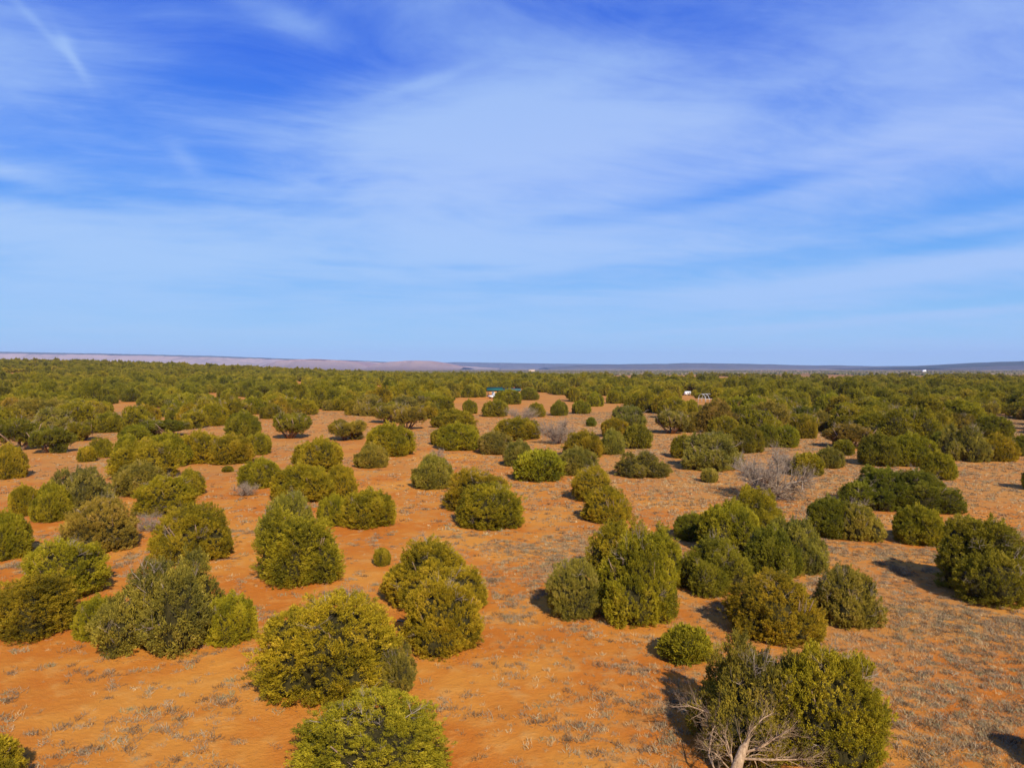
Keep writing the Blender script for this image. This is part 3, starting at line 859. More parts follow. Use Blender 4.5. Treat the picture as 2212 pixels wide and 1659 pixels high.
# ---- the belt: dense stand that closes behind the clearings
CLEAR = np.array([(-0.5488, 0.07476, 0.03165, 0.00506), (-0.4917, 0.06524, 0.00633, 0.01139), (-0.4444, 0.09063, 0.05063, 0.00886), (-0.5264, 0.05129, 0.02215, 0.00443), (-0.4091, 0.03862, 0.00886, 0.00506), (-0.3553, 0.04939, 0.00759, 0.00253), (-0.3711, 0.04115, 0.00633, 0.0038), (-0.2604, 0.06778, 0.01772, 0.01139), (-0.2825, 0.05002, 0.01392, 0.00443), (-0.0672, 0.06207, 0.02848, 0.02215), (0.0152, 0.06841, 0.03797, 0.00886), (0.0469, 0.04622, 0.02532, 0.01013), (-0.0279, 0.04115, 0.01139, 0.00633), (0.0342, 0.04495, 0.00886, 0.00759), (0.0786, 0.06524, 0.05696, 0.01013), (0.1419, 0.06841, 0.02532, 0.01899), (0.1229, 0.04305, 0.01266, 0.00633), (0.1863, 0.06841, 0.02215, 0.00949), (0.1896, 0.09698, 0.02532, 0.02532), (0.2655, 0.0589, 0.01582, 0.00506), (0.275, 0.06841, 0.00886, 0.00253), (0.4052, 0.09698, 0.02848, 0.00759), (0.4334, 0.06841, 0.00886, 0.00506), (0.4206, 0.05573, 0.00633, 0.00506), (0.5411, 0.06524, 0.01013, 0.00316), (0.4972, 0.10333, 0.01013, 0.0038), (0.6806, 0.07476, 0.02215, 0.00886), (0.6711, 0.06841, 0.01899, 0.0038), (0.6052, 0.1224, 0.00886, 0.00506), (-0.0114, 0.03418, 0.02658, 0.0057), (-0.0228, 0.04242, 0.00886, 0.00443), (0.24, 0.03798, 0.00696, 0.00506), (0.2654, 0.04559, 0.00823, 0.0057), (0.3267, 0.03355, 0.00506, 0.00253), (-0.1811, 0.02848, 0.00316, 0.00506), (-0.1336, 0.03355, 0.00506, 0.00253), (-0.2919, 0.02405, 0.00506, 0.0038), (0.0848, 0.02721, 0.00633, 0.00253), (-0.0988, 0.02595, 0.0038, 0.00253), (0.0405, 0.03862, 0.00886, 0.0057), (0.0532, 0.0551, 0.01899, 0.00633), (0.1482, 0.05256, 0.01582, 0.00506), (-0.0418, 0.05002, 0.00759, 0.0038), (0.3066, 0.0589, 0.00633, 0.0019)])
BELT = np.array([(-0.9549, 0.09698), (-0.7012, 0.09698), (-0.6059, 0.08111), (-0.5427, 0.09698), (-0.4158, 0.08111), (-0.3206, 0.06841), (-0.2572, 0.06207), (-0.2192, 0.06207), (-0.1305, 0.06524), (-0.0671, 0.04749), (-0.0291, 0.04115), (0.0595, 0.04115), (0.1482, 0.05383), (0.199, 0.07476), (0.2879, 0.09698), (0.3639, 0.09698), (0.4399, 0.08746), (0.5036, 0.11287), (0.567, 0.10969), (0.6617, 0.08111), (0.7011, 0.08746), (1.0107, 0.09698)])
rg = np.random.default_rng(77)
tx, ty, tr = (np.array([t[i] for t in TREES]) for i in (0, 1, 2))


def belt_points(d0, d1, spacing, seed, keepf):
    rg = np.random.default_rng(seed)
    nx = int(2 * d1 * 0.80 / spacing)
    ny = int((d1 - d0) / spacing)
    ix, iy = np.meshgrid(np.arange(-nx // 2, nx // 2), np.arange(ny), indexing='ij')
    x = (ix.ravel() + 0.5 * (iy.ravel() % 2) + rg.uniform(-0.38, 0.38, ix.size)) * spacing
    y = d0 + (iy.ravel() + rg.uniform(-0.38, 0.38, ix.size)) * spacing
    k = (np.abs(x / y) < 0.80)
    x, y = x[k], y[k]
    r = 1.3 + 2.1 * rg.random(len(x)) ** 0.8
    u, w = x / y, EYE / y
    keep = np.ones(len(x), bool)
    for cu, cw, ru, rw in CLEAR:
        rt = r / y
        for f in (1.0, 0.86, 0.74):
            keep &= ((u - cu) / (ru + rt * 0.6)) ** 2 + ((w * f - cw) / (rw + 0.0004)) ** 2 > 1
    edge = np.interp(u, BELT[:, 0], BELT[:, 1])
    keep &= w < edge * (1 + 0.10 * (vnoise(np.stack([x * 0.12, y * 0.12, x * 0], 1), 5) - 0.5))
    keep &= keepf(x, y, rg)
    x, y, r = x[keep], y[keep], r[keep]
    ok = np.ones(len(x), bool)
    for a, b, c in zip(tx, ty, tr):
        ok &= np.hypot(x - a, y - b) > 0.62 * (r + c)
    x, y, r = x[ok], y[ok], r[ok]
    o = np.argsort(np.hypot(x, y))
    return x[o], y[o], r[o]


def keep_near(x, y, rg):
    n = fbm2(x, y, 0.018, 31, 3)
    side = sst((x / y + 0.05) / 0.3) * sst((y - 330) / 250)
    hill = sst((-x / y - 0.15) / 0.3) * sst((y - 380) / 500)
    front = 1 - sst((y - 70) / 90)
    # lanes and openings, drawn out along the line of sight far off as the low viewpoint shows them
    u = x / y
    g = fbm2(u * 26.0, np.log(y) * 7.0, 1.0, 37, 3)
    gate = 0.33 + 0.24 * side + 0.06 * hill * (y > 420)
    return (n > 0.34 + 0.15 * side + 0.06 * front) & (g > np.where(y > 190, gate, 0.25)) & (rg.random(len(x)) < 0.95 - 0.22 * side)


bx, by, br = belt_points(60, 1000, 5.6, 5, keep_near)
NB = 300 - len(TREES)


def place_words(u, d):
    deg = math.degrees(math.atan(u))
    cells = [(-28, 'at the far left'), (-21, 'left of the pale flat'), (-14, 'by the pale flat'), (-8, 'above the left centre'),
             (-2.6, 'left of the house'), (1.6, 'around the house'), (7, 'right of the house'), (13, 'below the camper'),
             (18, 'beyond the dead tree'), (24, 'above the dark pair'), (29, 'near the right edge'), (90, 'at the far right')]
    for lim, w in cells:
        if deg < lim:
            return w


TW = {'o': 'olive', 'g': 'green', 'k': 'dark', 'y': 'greyish', 'b': 'brownish'}
labs = {}
beltobj = []
for i in range(min(NB, len(bx))):
    x, y, r = bx[i], by[i], br[i]
    d = math.hypot(x, y)
    tone = 'ooggykob'[int(rg.integers(8))] if x / y < 0.15 else 'oggykkob'[int(rg.integers(8))]
    code = 'DDDTXBOD'[int(rg.integers(8))]
    if r < 1.7:
        code = 'D'
    h = r * rg.uniform(1.05, 1.4) + 0.45
    size = 'small' if r < 1.8 else ('broad' if r > 2.5 else 'rounded')
    depth = 'front row' if d < 90 else ('second row' if d < 110 else ('third row' if d < 128 else ('fourth row' if d < 145 else 'back rows')))
    shape = {'D': 'domed', 'T': 'tall', 'X': 'lumpy', 'B': 'open', 'O': 'twiggy'}[code]
    lab = '%s %s %s juniper, %s of belt %s' % (size, TW[tone], shape, depth, place_words(x / y, d))
    o = plant_tree(x, y, r, h, code, tone, lab, 1000 + i, 'junipers of the dense belt')
    labs.setdefault(lab, []).append((x / y, o))
for lab, lst in labs.items():
    if len(lst) > 1:
        lst.sort(key=lambda t: t[0])
        for (u_, o), w in zip(lst, ('the left', 'the right') if len(lst) == 2 else ('leftmost', 'middle', 'rightmost')):
            o['label'] = lab + ', ' + w
fx, fy, fr = bx[NB:], by[NB:], br[NB:]
print('belt', len(bx), 'individual', NB, 'woodland', len(fx), 'last individual at', math.hypot(bx[min(NB, len(bx)) - 1], by[min(NB, len(bx)) - 1]))


def instancer(name, x, y, r, h, sources, seed, zoff=0.0):
    """ONE object: a cloud of points whose node modifier puts a crown of the same kinds on each point"""
    rg = np.random.default_rng(seed)
    z = terrain(x, y) + zoff
    me = bpy.data.meshes.new(name)
    me.vertices.add(len(x))
    me.vertices.foreach_set('co', np.stack([x, y, z], 1).astype(np.float32).ravel())
    for nm, val in (('rad', r), ('hgt', h), ('spin', rg.random(len(x)) * 6.283)):
        a = me.attributes.new(nm, 'FLOAT', 'POINT')
        a.data.foreach_set('value', np.asarray(val, dtype=np.float32))
    a = me.attributes.new('pick', 'INT', 'POINT')
    a.data.foreach_set('value', rg.integers(0, len(sources), len(x)).astype(np.int32))
    o = link(name, me)
    g = bpy.data.node_groups.new(name + '_nodes', 'GeometryNodeTree')
    g.interface.new_socket('Geometry', in_out='INPUT', socket_type='NodeSocketGeometry')
    g.interface.new_socket('Geometry', in_out='OUTPUT', socket_type='NodeSocketGeometry')
    t = NT(g)
    gi, go = t.node('NodeGroupInput'), t.node('NodeGroupOutput')
    def att(nm, ty='FLOAT'):
        n = t.node('GeometryNodeInputNamedAttribute', data_type=ty)
        n.inputs['Name'].default_value = nm
        return n.outputs[0]
    ji = t.node('GeometryNodeJoinGeometry')
    for s in reversed(sources):
        oi = t.node('GeometryNodeObjectInfo', {'As Instance': True}, transform_space='ORIGINAL')
        oi.inputs['Object'].default_value = s
        t.l.new(oi.outputs['Geometry'], ji.inputs[0])
    ip = t.node('GeometryNodeInstanceOnPoints', {'Points': gi.outputs[0], 'Instance': ji.outputs[0], 'Pick Instance': True, 'Instance Index': att('pick', 'INT')})
    t.l.new(t.node('ShaderNodeCombineXYZ', {2: att('spin')}).outputs[0], ip.inputs['Rotation'])
    t.l.new(t.node('ShaderNodeCombineXYZ', {0: att('rad'), 1: att('rad'), 2: att('hgt')}).outputs[0], ip.inputs['Scale'])
    t.l.new(ip.outputs[0], go.inputs[0])
    md = o.modifiers.new('scatter', 'NODES')
    md.node_group = g
    return o


def crown_of(code, vi):
    return [c for c in PROTO[(code, vi)].children if c.name.startswith('crown')][0]


srcs = [crown_of('D', 0), crown_of('D', 1), crown_of('D', 2), crown_of('T', 0), crown_of('B', 0)]
hh = fr * rg.uniform(0.95, 1.55, len(fr)) + 0.4
wood = instancer('juniper_woodland', fx, fy, fr / 2.1, hh / 2.8, srcs, 3)
wood.color = (1.06, 1.02, 0.95, 0)
tag(wood, 'far juniper woodland merging into one green mass towards the horizon', 'woodland', kind='stuff')


def cover_material(name, stops):
    m, t, b = material(name, 0.9, 0.05)
    a = t.node('ShaderNodeAttribute', attribute_name='tint').outputs['Fac']
    t.set(b, 'Base Color', t.ramp(a, stops))
    return m


# beyond a kilometre the crowns are clumps a few pixels wide
def keep_far(x, y, rg):
    n = fbm2(x, y, 0.006, 41, 3)
    right = sst((x / y + 0.1) / 0.5)
    return (n > 0.38 + 0.16 * right) & (rg.random(len(x)) < 0.9 - 0.55 * sst((y - 1400) / 2000))


gx_, gy_, gr_ = belt_points(1000, 3600, 9.0, 8, keep_far)
P = Parts()
rg = np.random.default_rng(21)
n = len(gx_)
V0, T0 = ICO1
gz_ = terrain(gx_, gy_)
gr_ = gr_ * 1.35
sc = np.stack([gr_, gr_, rg.uniform(2.2, 3.8, n)], 1)
VV = V0[None] * (1 + rg.uniform(-0.25, 0.25, (n, len(V0), 1))) * sc[:, None] + np.stack([gx_, gy_, gz_ + 0.4], 1)[:, None]
TT = T0[None] + (np.arange(n) * len(V0))[:, None, None]
far = link('distant_woodland', mesh_from('distant_woodland', VV.reshape(-1, 3), TT.reshape(-1, 3), [cover_material('far_scrub', [(0, (0.07, 0.07, 0.035)), (0.25, (0.13, 0.12, 0.06)), (0.5, (0.22, 0.16, 0.11))])], tint=np.clip(np.repeat(rg.random(n), len(V0)) * 0.5, 0, 1)))
far.color = (0.62, 0.68, 1.5, 1)
tag(far, 'dark speckled juniper cover on the plain below the mesas', 'woodland', kind='stuff')
print('far clumps', n)


# ------------------------------------------------------------------ dead trees and shrubs
def dead_tree(name, x, y, R, H, label, seed, nst, depth, mat, rad, cat='dead tree', flat=0.5, group=None):
    rng = np.random.default_rng(seed)
    root = bpy.data.objects.new(name, None)
    COL.objects.link(root)
    root.location = (x, y, float(terrain(x, y)[0]) - 0.03)
    tag(root, label, cat, group)
    B, Tw = Parts(), Parts()
    for s in range(nst):
        a = s * 6.283 / nst + rng.random() * 0.8
        el_ = flat + (1.1 - flat) * rng.random()
        d = np.array([math.cos(a) * math.cos(el_), math.sin(a) * math.cos(el_), math.sin(el_)])
        ln = (R / max(math.cos(el_), 0.4)) * rng.uniform(0.5, 0.72)
        ln = min(ln, H / max(math.sin(el_), 0.25) * 0.72)
        p = np.array([0.08 * math.cos(a), 0.08 * math.sin(a), -0.05])
        pts, rs = [p], [rad * rng.uniform(0.7, 1.1)]
        q, dd = p.copy(), d.copy()
        for i in range(4):
            dd = unit(dd + rng.normal(size=3) * 0.16)
            q = q + dd * ln / 4
            q[2] = max(q[2], 0.05)
            pts.append(q.copy())
            rs.append(rs[0] * (1 - 0.18 * (i + 1)))
        B.tube(pts, rs, 7)
        for i in range(1, 5):
            for _ in range(7):
                twig(Tw, pts[i], unit(dd + rng.normal(size=3) * 0.6), ln * rng.uniform(0.28, 0.5), rad * 0.36, depth, rng, 0, 4, 0.08, 0.6)
    link('trunk', B.mesh('dead_trunk', [mat]), root)
    link('twigs', Tw.mesh('dead_twig_spray', [mat]), root)
    return root


for (nm_, x, y, R, H, lab, sdd, tone, nst, dep, rad, flat, grp) in [('dead_juniper', 19.72, 55.65, 3.3, 3.3, 'large bleached dead juniper with bare crooked limbs in the right middle', 3, 'w', 11, 2, 0.12, 0.45, None), ('dead_juniper', 26.7, 69.43, 1.6, 1.6, 'grey bare twiggy dead juniper beside the yellow green round one', 4, 'w', 10, 2, 0.06, 0.7, None), ('dead_shrub', -20.95, 57.28, 1.5, 0.9, 'flat grey dead shrub below the left centre trees', 5, 'g', 9, 2, 0.03, 0.3, None), ('dead_shrub', -22.21, 44.57, 1.1, 1.0, 'silvery dead shrub between three junipers in the left foreground', 6, 'w', 9, 2, 0.03, 0.5, None), ('dead_shrub', -8.34, 81.7, 1.1, 1.1, 'pinkish bare shrub left of the centre row', 7, 'g', 8, 2, 0.03, 0.6, None), ('dead_shrub', 1.88, 134.91, 3.4, 2.9, 'grey brown bare bush under the house with a rounded outline', 8, 'g', 14, 2, 0.05, 0.5, None), ('dead_juniper', 6.28, 97.98, 2.9, 3.0, 'half bare grey juniper with a dark forked trunk right of centre', 9, 'g', 10, 2, 0.09, 0.6, None), ('dead_shrub', 22.82, 48.73, 0.9, 1.9, 'tuft of pale dead stems sticking up between the twiggy pair', 10, 'w', 8, 1, 0.025, 0.9, None)]:
    dead_tree(nm_, x, y, R, H, lab, sdd, nst, dep, M_DEAD, rad, nm_.replace('_', ' '), flat, grp)

# ---- the fallen bleached trunk of the old juniper at lower right
SN = (5.2, 17.07)
rng = np.random.default_rng(5)
root = bpy.data.objects.new('tree_snag', None)
COL.objects.link(root)
root.location = (SN[0], SN[1], float(terrain(SN[0], SN[1])[0]) - 0.12)
tag(root, 'thick bleached dead trunk with fanned bare limbs at the bottom right clump', 'dead trunk')
B = Parts()
B.tube([(-0.35, -0.5, -0.15), (-0.12, -0.2, 0.30), (0.12, 0.05, 0.70), (0.34, 0.28, 1.02), (0.52, 0.45, 1.15)], [0.17, 0.145, 0.125, 0.10, 0.04], 10)
B.tube([(-0.35, -0.45, -0.1), (-0.40, -0.35, 0.3), (-0.42, -0.30, 0.62)], [0.13, 0.11, 0.03], 8)
link('trunk', B.mesh('snag_trunk', [M_BLEACH], True), root)


def limb(pts, r0, seed, ntw, ln=0.5, nm='limb'):
    rng = np.random.default_rng(seed)
    L = Parts()
    r0 = r0 * 0.72
    rs = list(np.linspace(r0, r0 * 0.25, len(pts)))
    L.tube(pts, rs, 7)
    pts = [np.array(p, float) for p in pts]
    d = unit(pts[-1] - pts[0])
    for i in range(ntw):
        j = int(rng.integers(1, len(pts)))
        b = pts[j - 1] + (pts[j] - pts[j - 1]) * rng.random()
        twig(L, b, unit(d + rng.normal(size=3) * 0.45), ln * rng.uniform(0.6, 1.2), rs[j] * 0.6, 2, rng, 0, 4, 0.03, 0.55)
    link(nm, L.mesh('snag_limb', [M_BLEACH]), root)


limb([(0.30, 0.20, 0.95), (0.80, 0.30, 1.05), (1.20, 0.40, 1.25), (1.55, 0.45, 1.42)], 0.05, 1, 22, 0.5)
limb([(0.25, 0.15, 0.85), (0.85, 0.10, 0.85), (1.40, 0.10, 0.85), (1.90, 0.18, 0.82)], 0.05, 2, 24, 0.5)
limb([(0.35, 0.30, 1.05), (0.60, 0.55, 1.30), (0.95, 0.70, 1.55), (1.25, 0.80, 1.65)], 0.04, 3, 18, 0.45)
limb([(-0.35, -0.35, 0.30), (-0.75, -0.25, 0.55), (-1.2, -0.12, 0.66), (-1.75, 0.0, 0.60)], 0.06, 4, 6, 0.3)
limb([(0.0, 0.0, 0.60), (-0.2, 0.1, 0.8), (-0.35, 0.2, 0.95), (-0.6, 0.3, 1.0)], 0.03, 5, 6, 0.3)

limb([(0.05, 0.1, 0.75), (0.1, 0.9, 1.0), (0.0, 1.6, 1.22), (-0.55, 1.9, 1.30), (-1.0, 2.0, 1.22)], 0.045, 6, 30, 0.5)
limb([(-0.35, -0.3, 0.45), (-0.45, 0.4, 0.8), (-0.2, 1.0, 1.1), (0.2, 1.5, 1.35)], 0.035, 7, 22, 0.45)

# litter of broken sticks on the sand
for (x, y, ln, az_, lab) in [(-15.3, 37.7, 1.1, 0.4, 'rusty broken branch on sand right of the juniper behind the silvery one'), (-4.53, 28.64, 0.9, 0.1, 'reddish twig litter at the foot of the central pair'), (17.62, 33.79, 0.9, 2.9, 'stick in the long shadow of the right edge juniper')]:
    rng = np.random.default_rng(int(abs(x * 100)))
    L = Parts()
    twig(L, np.array([0, 0, 0.05]), np.array([math.cos(az_), math.sin(az_), 0.02]), ln, 0.045, 1, rng, 0, 5, 0.0, 0.35)
    o = link('fallen_branch', L.mesh('fallen_branch', [M_BARK]))
    o.location = (x, y, float(terrain(x, y)[0]))
    tag(o, lab, 'branch', 'broken branches lying on the sand')


# ------------------------------------------------------------------ ground cover: tufts of dry grass and low sage
def tuft_cover(name, x, y, s, K, L, wd, lean, mat, seed, label, cat, flatz=1.0):
    rng = np.random.default_rng(seed)
    n = len(x)
    z = terrain(x, y)
    ax = rng.normal(size=(n * K, 3)) * np.array([lean, lean, 0.15])
    ax[:, 2] = np.abs(ax[:, 2]) + 0.7 * flatz
    d = unit(ax)
    sk = np.repeat(s, K) * rng.uniform(0.6, 1.25, n * K)
    base = np.repeat(np.stack([x, y, z], 1), K, 0)
    off = rng.normal(size=(n * K, 3)) * np.array([1, 1, 0]) * (np.repeat(s, K) * 0.48)[:, None]
    a = base + off + np.array([0, 0, -0.01])
    side = unit(np.cross(d, rng.normal(size=(n * K, 3))))
    w = (sk * wd)[:, None]
    V = np.stack([a - side * w, a + side * w, a + d * (sk * L)[:, None] + side * w * 0.3, a + d * (sk * L)[:, None] - side * w * 0.3], 1).reshape(-1, 3)
    i0 = np.arange(n * K) * 4
    T = np.concatenate([np.stack([i0, i0 + 1, i0 + 2], 1), np.stack([i0, i0 + 2, i0 + 3], 1)])
    tint = np.repeat(np.clip(np.repeat(rng.random(n), K) + rng.normal(size=n * K) * 0.12, 0, 1), 4)
    o = link(name, mesh_from(name, V, T, [mat], tint=tint))
    return tag(o, label, cat, kind='stuff')


M_GRASS = cover_material("dry_bunchgrass", [(0, (0.22, 0.13, 0.055)), (0.5, (0.38, 0.25, 0.11)), (0.85, (0.5, 0.36, 0.17)), (1, (0.6, 0.45, 0.23))])
M_SAGE = cover_material("low_sage", [(0, (0.13, 0.08, 0.04)), (0.4, (0.27, 0.18, 0.095)), (0.75, (0.37, 0.28, 0.165)), (1, (0.27, 0.23, 0.1))])


def cover_points(d0, d1, per_m2, seed, kind):
    rg = np.random.default_rng(seed)
    n = int(per_m2 * (0.82 * (d1 * d1 - d0 * d0) + 18 * (d1 - d0)))
    y = np.sqrt(rg.uniform(d0 * d0, d1 * d1, n))
    x = rg.uniform(-1, 1, n) * (0.82 * y + 9)
    u = x / y
    big = fbm2(x, y, 0.11, 61 if kind == 'g' else 71, 3)
    sm = fbm2(x, y, 0.9, 63 if kind == 'g' else 73, 2)
    right = sst((u + 0.22) / 0.50)
    if kind == 'g':
        dn = 0.03 + 0.62 * right + 1.3 * (big - 0.5) + 1.2 * (sm - 0.5)
    else:
        dn = 0.04 + 0.50 * right + 1.9 * (big - 0.48) + 2.0 * (sm - 0.5)
    k = rg.random(n) < np.clip(dn, 0.02, 1)
    x, y = x[k], y[k]
    ok = np.ones(len(x), bool)
    near = (ty < d1 + 6) & (ty > d0 - 6)
    for a, b, c in zip(tx[near], ty[near], tr[near]):
        h = np.hypot(x - a, y - b)
        ok &= (h > c * 0.9) & ((h > c * 1.35) | (rg.random(len(x)) < 0.25))
    return x[ok], y[ok]



cx_, cy_ = cover_points(9, 42, 15.0, 1, 'g')
tuft_cover('bunchgrass', cx_, cy_, np.random.default_rng(1).uniform(0.05, 0.14, len(cx_)), 22, 1.0, 0.05, 0.6, M_GRASS, 1, 'dry straw coloured grass tufts dotted over the near sand', 'dry grass')
cx_, cy_ = cover_points(42, 150, 5.5, 2, 'g')
tuft_cover('bunchgrass', cx_, cy_, np.random.default_rng(2).uniform(0.07, 0.19, len(cx_)), 9, 1.0, 0.10, 0.6, M_GRASS, 2, 'dry grass tufts thickening over the farther openings', 'dry grass')
cx_, cy_ = cover_points(9, 45, 24.0, 3, 's')
tuft_cover('sagebrush', cx_, cy_, np.random.default_rng(3).uniform(0.08, 0.24, len(cx_)), 42, 0.62, 0.040, 0.75, M_SAGE, 3, 'low grey green sage cushions spread over the near sand', 'sage', 0.9)
cx_, cy_ = cover_points(45, 170, 6.0, 4, 's')
tuft_cover('sagebrush', cx_, cy_, np.random.default_rng(4).uniform(0.12, 0.30, len(cx_)), 15, 0.65, 0.09, 0.8, M_SAGE, 4, 'low grey sage speckling the farther openings', 'sage', 0.9)

# needle and twig litter shed under the nearer crowns
rgl = np.random.default_rng(12)
LX, LY = [], []
for a, b, c in zip(tx, ty, tr):
    if b < 60:
        n = int(230 * c)
        q = rgl.random(n) * 6.283
        e = c * (0.72 + 0.42 * rgl.random(n) ** 1.5)
        LX.append(a + e * np.cos(q))
        LY.append(b + e * np.sin(q))
LX, LY = np.concatenate(LX), np.concatenate(LY)
M_LITTER = cover_material("needle_litter", [(0, (0.07, 0.04, 0.02)), (0.6, (0.18, 0.10, 0.05)), (1, (0.34, 0.24, 0.15))])
tuft_cover('needle_litter', LX, LY, rgl.uniform(0.05, 0.15, len(LX)), 7, 0.8, 0.07, 1.6, M_LITTER, 9, 'brown needle and twig litter around the feet of the near junipers', 'litter', 0.15)

# ------------------------------------------------------------------ the house and the white things among the trees
def plain(name, c, rough=0.6, var=0.12, scale=2.0):
    m, t, b = material(name, rough, 0.3)
    pos = t.node('ShaderNodeTexCoord').outputs['Object']
    n = t.noise(pos, scale, 4, 0.6)
    d = tuple(v * (1 - var) for v in c)
    t.set(b, 'Base Color', t.mix(n, d + (1,), tuple(c) + (1,)))
    return m


M_TEAL = plain("teal_metal_roof", (0.012, 0.10, 0.075), 0.85)
M_SLATE = plain("grey_green_metal_roof", (0.06, 0.13, 0.11), 0.85)
M_TAN = plain("tan_plank_wall", (0.62, 0.30, 0.10), 0.8, 0.25, 4)
M_WHITE = plain("white_paint", (0.80, 0.79, 0.76), 0.5)
M_DARK = plain("dark_opening", (0.015, 0.014, 0.012), 0.5)
M_GREY = plain("pale_metal", (0.55, 0.55, 0.52), 0.4)
M_ADOBE = plain("sand_wall", (0.55, 0.40, 0.27), 0.8)
M_RUST = plain("rust_trim", (0.30, 0.08, 0.04), 0.8)


def thing(name, x, y, label, cat, rz=0, group=None):
    o = bpy.data.objects.new(name, None)
    COL.objects.link(o)
    o.location = (x, y, float(terrain(x, y)[0]))
    o.rotation_euler = (0, 0, rz)
    return tag(o, label, cat, group)


def piece(parent, name, mat, fn, smooth=False):
    P = Parts()
    fn(P)
    return link(name, P.mesh(name, [mat], smooth), parent)


def gable(P, x0, x1, y0, y1, ze, zr, th=0.12, over=0.4):
    """gable roof with its ridge along x"""
    ym = (y0 + y1) / 2
    for sy in (y0 - over, y1 + over):
        a = [(x0 - over, sy, ze), (x1 + over, sy, ze), (x1 + over, ym, zr), (x0 - over, ym, zr)]
        b = [(p[0], p[1], p[2] + th) for p in a]
        P.add(a + b, [[0, 1, 2], [0, 2, 3], [4, 6, 5], [4, 7, 6], [0, 4, 5], [0, 5, 1], [1, 5, 6], [1, 6, 2], [2, 6, 7], [2, 7, 3], [3, 7, 4], [3, 4, 0]])



def ranch_house():
    t = thing('house', -4.07, 267.75, 'house with teal metal roof and tan wall standing among the belt trees', 'house', math.radians(4))
    t.scale = (0.86, 0.86, 0.86)
    piece(t, 'wall', M_TAN, lambda P: (P.box((-2.6, 1.4, 1.25), (5.6, 6.0, 2.5)), P.box((4.2, 2.2, 1.15), (8.0, 5.0, 2.3))))
    piece(t, 'roof', M_TEAL, lambda P: gable(P, -5.6, 0.4, -1.9, 4.4, 2.5, 3.7))
    piece(t, 'roof', M_SLATE, lambda P: gable(P, 0.9, 8.3, -0.6, 4.7, 2.35, 3.25))
    piece(t, 'gable_wall', M_TAN, lambda P: P.add([(-5.40, -1.55, 2.5), (-5.40, 4.35, 2.5), (-5.40, 1.4, 3.6), (-5.25, -1.55, 2.5), (-5.25, 4.35, 2.5), (-5.25, 1.4, 3.6)], [[0, 2, 1], [3, 4, 5], [0, 1, 3], [1, 4, 3], [1, 2, 4], [2, 5, 4], [2, 0, 5], [0, 3, 5]]))
    w = piece(t, 'window', M_WHITE, lambda P: P.box((-3.4, -1.63, 1.5), (1.1, 0.06, 1.0)))
    piece(w, 'pane', M_DARK, lambda P: P.box((-3.4, -1.67, 1.5), (0.9, 0.05, 0.8)))
    piece(t, 'door', M_DARK, lambda P: P.box((-1.3, -1.63, 1.05), (0.95, 0.07, 2.1)))
    for x in (-5.5, 0.2):
        piece(t, 'porch_post', M_DARK, lambda P: P.box((x, -2.15, 1.25), (0.18, 0.18, 2.5)))
    piece(t, 'chimney', M_RUST, lambda P: P.box((5.9, 3.2, 3.3), (0.5, 0.5, 1.0)))


ranch_house()


def camper(x, y, label, rz, s=1.0, awn=True, group=None):
    t = thing('camper', x, y, label, 'camper', rz, group)
    t.scale = (s, s, s)
    def body(P):
        prof = [(-2.2, 0.45), (2.0, 0.45), (2.35, 0.9), (2.35, 1.9), (2.0, 2.45), (-2.0, 2.5), (-2.35, 2.1), (-2.35, 0.8)]
        n = len(prof)
        V = [(a, -1.05, b) for a, b in prof] + [(a, 1.05, b) for a, b in prof]
        T = [[0, i, i + 1] for i in range(1, n - 1)] + [[n, n + i + 1, n + i] for i in range(1, n - 1)]
        for i in range(n):
            j = (i + 1) % n
            T += [[i, n + i, j], [j, n + i, n + j]]
        P.add(V, T)
    piece(t, 'body', M_WHITE, body)
    for a in (-1.2, 0.6):
        piece(t, 'window', M_DARK, lambda P: P.box((a, -1.07, 1.7), (0.9, 0.05, 0.5)))
    piece(t, 'door', M_GREY, lambda P: P.box((1.6, -1.07, 1.35), (0.6, 0.05, 1.6)))
    for a in (-0.5, 0.4):
        for b in (-1.0, 1.0):
            piece(t, 'wheel', M_DARK, lambda P: P.tube([(a, b - 0.1, 0.33), (a, b + 0.1, 0.33)], [0.33, 0.33], 14))
    piece(t, 'stripe', M_RUST, lambda P: P.box((0, -1.065, 1.15), (4.3, 0.04, 0.14)))
    return t


camper(0.53, 279.61, 'white camper trailer parked in front of the right wing of the green roofed house', 0.05, 0.62)
camper(65.94, 274.74, 'bright white camper standing alone in the belt left of the hoop frame', 0.75, 0.62)
camper(100.04, 306.19, 'small white camper partly hidden in the belt right of the hoop frame', 0.1, 0.5)
camper(83.43, 298.09, 'tiny white camper deep in the belt, halfway between house and bright camper', 0.2, 0.6)


def pickup(x, y, label, rz, s=1.0):
    t = thing('pickup_truck', x, y, label, 'pickup truck', rz)
    t.scale = (s, s, s)
    piece(t, 'body', M_WHITE, lambda P: (P.box((0, 0, 0.75), (5.2, 1.8, 0.6)), P.box((1.9, 0, 1.1), (1.4, 1.7, 0.14))))
    piece(t, 'cab', M_WHITE, lambda P: P.box((0.3, 0, 1.4), (1.7, 1.6, 0.72)))
    piece(t, 'window', M_DARK, lambda P: P.box((0.3, 0, 1.45), (1.4, 1.64, 0.4)))
    for a in (-1.6, 1.7):
        for b in (-0.85, 0.85):
            piece(t, 'wheel', M_DARK, lambda P: P.tube([(a, b - 0.12, 0.38), (a, b + 0.12, 0.38)], [0.38, 0.38], 14))


pickup(-5.83, 248.76, 'white pickup truck parked slantwise before the tan wall of the house', 0.95, 1.0)


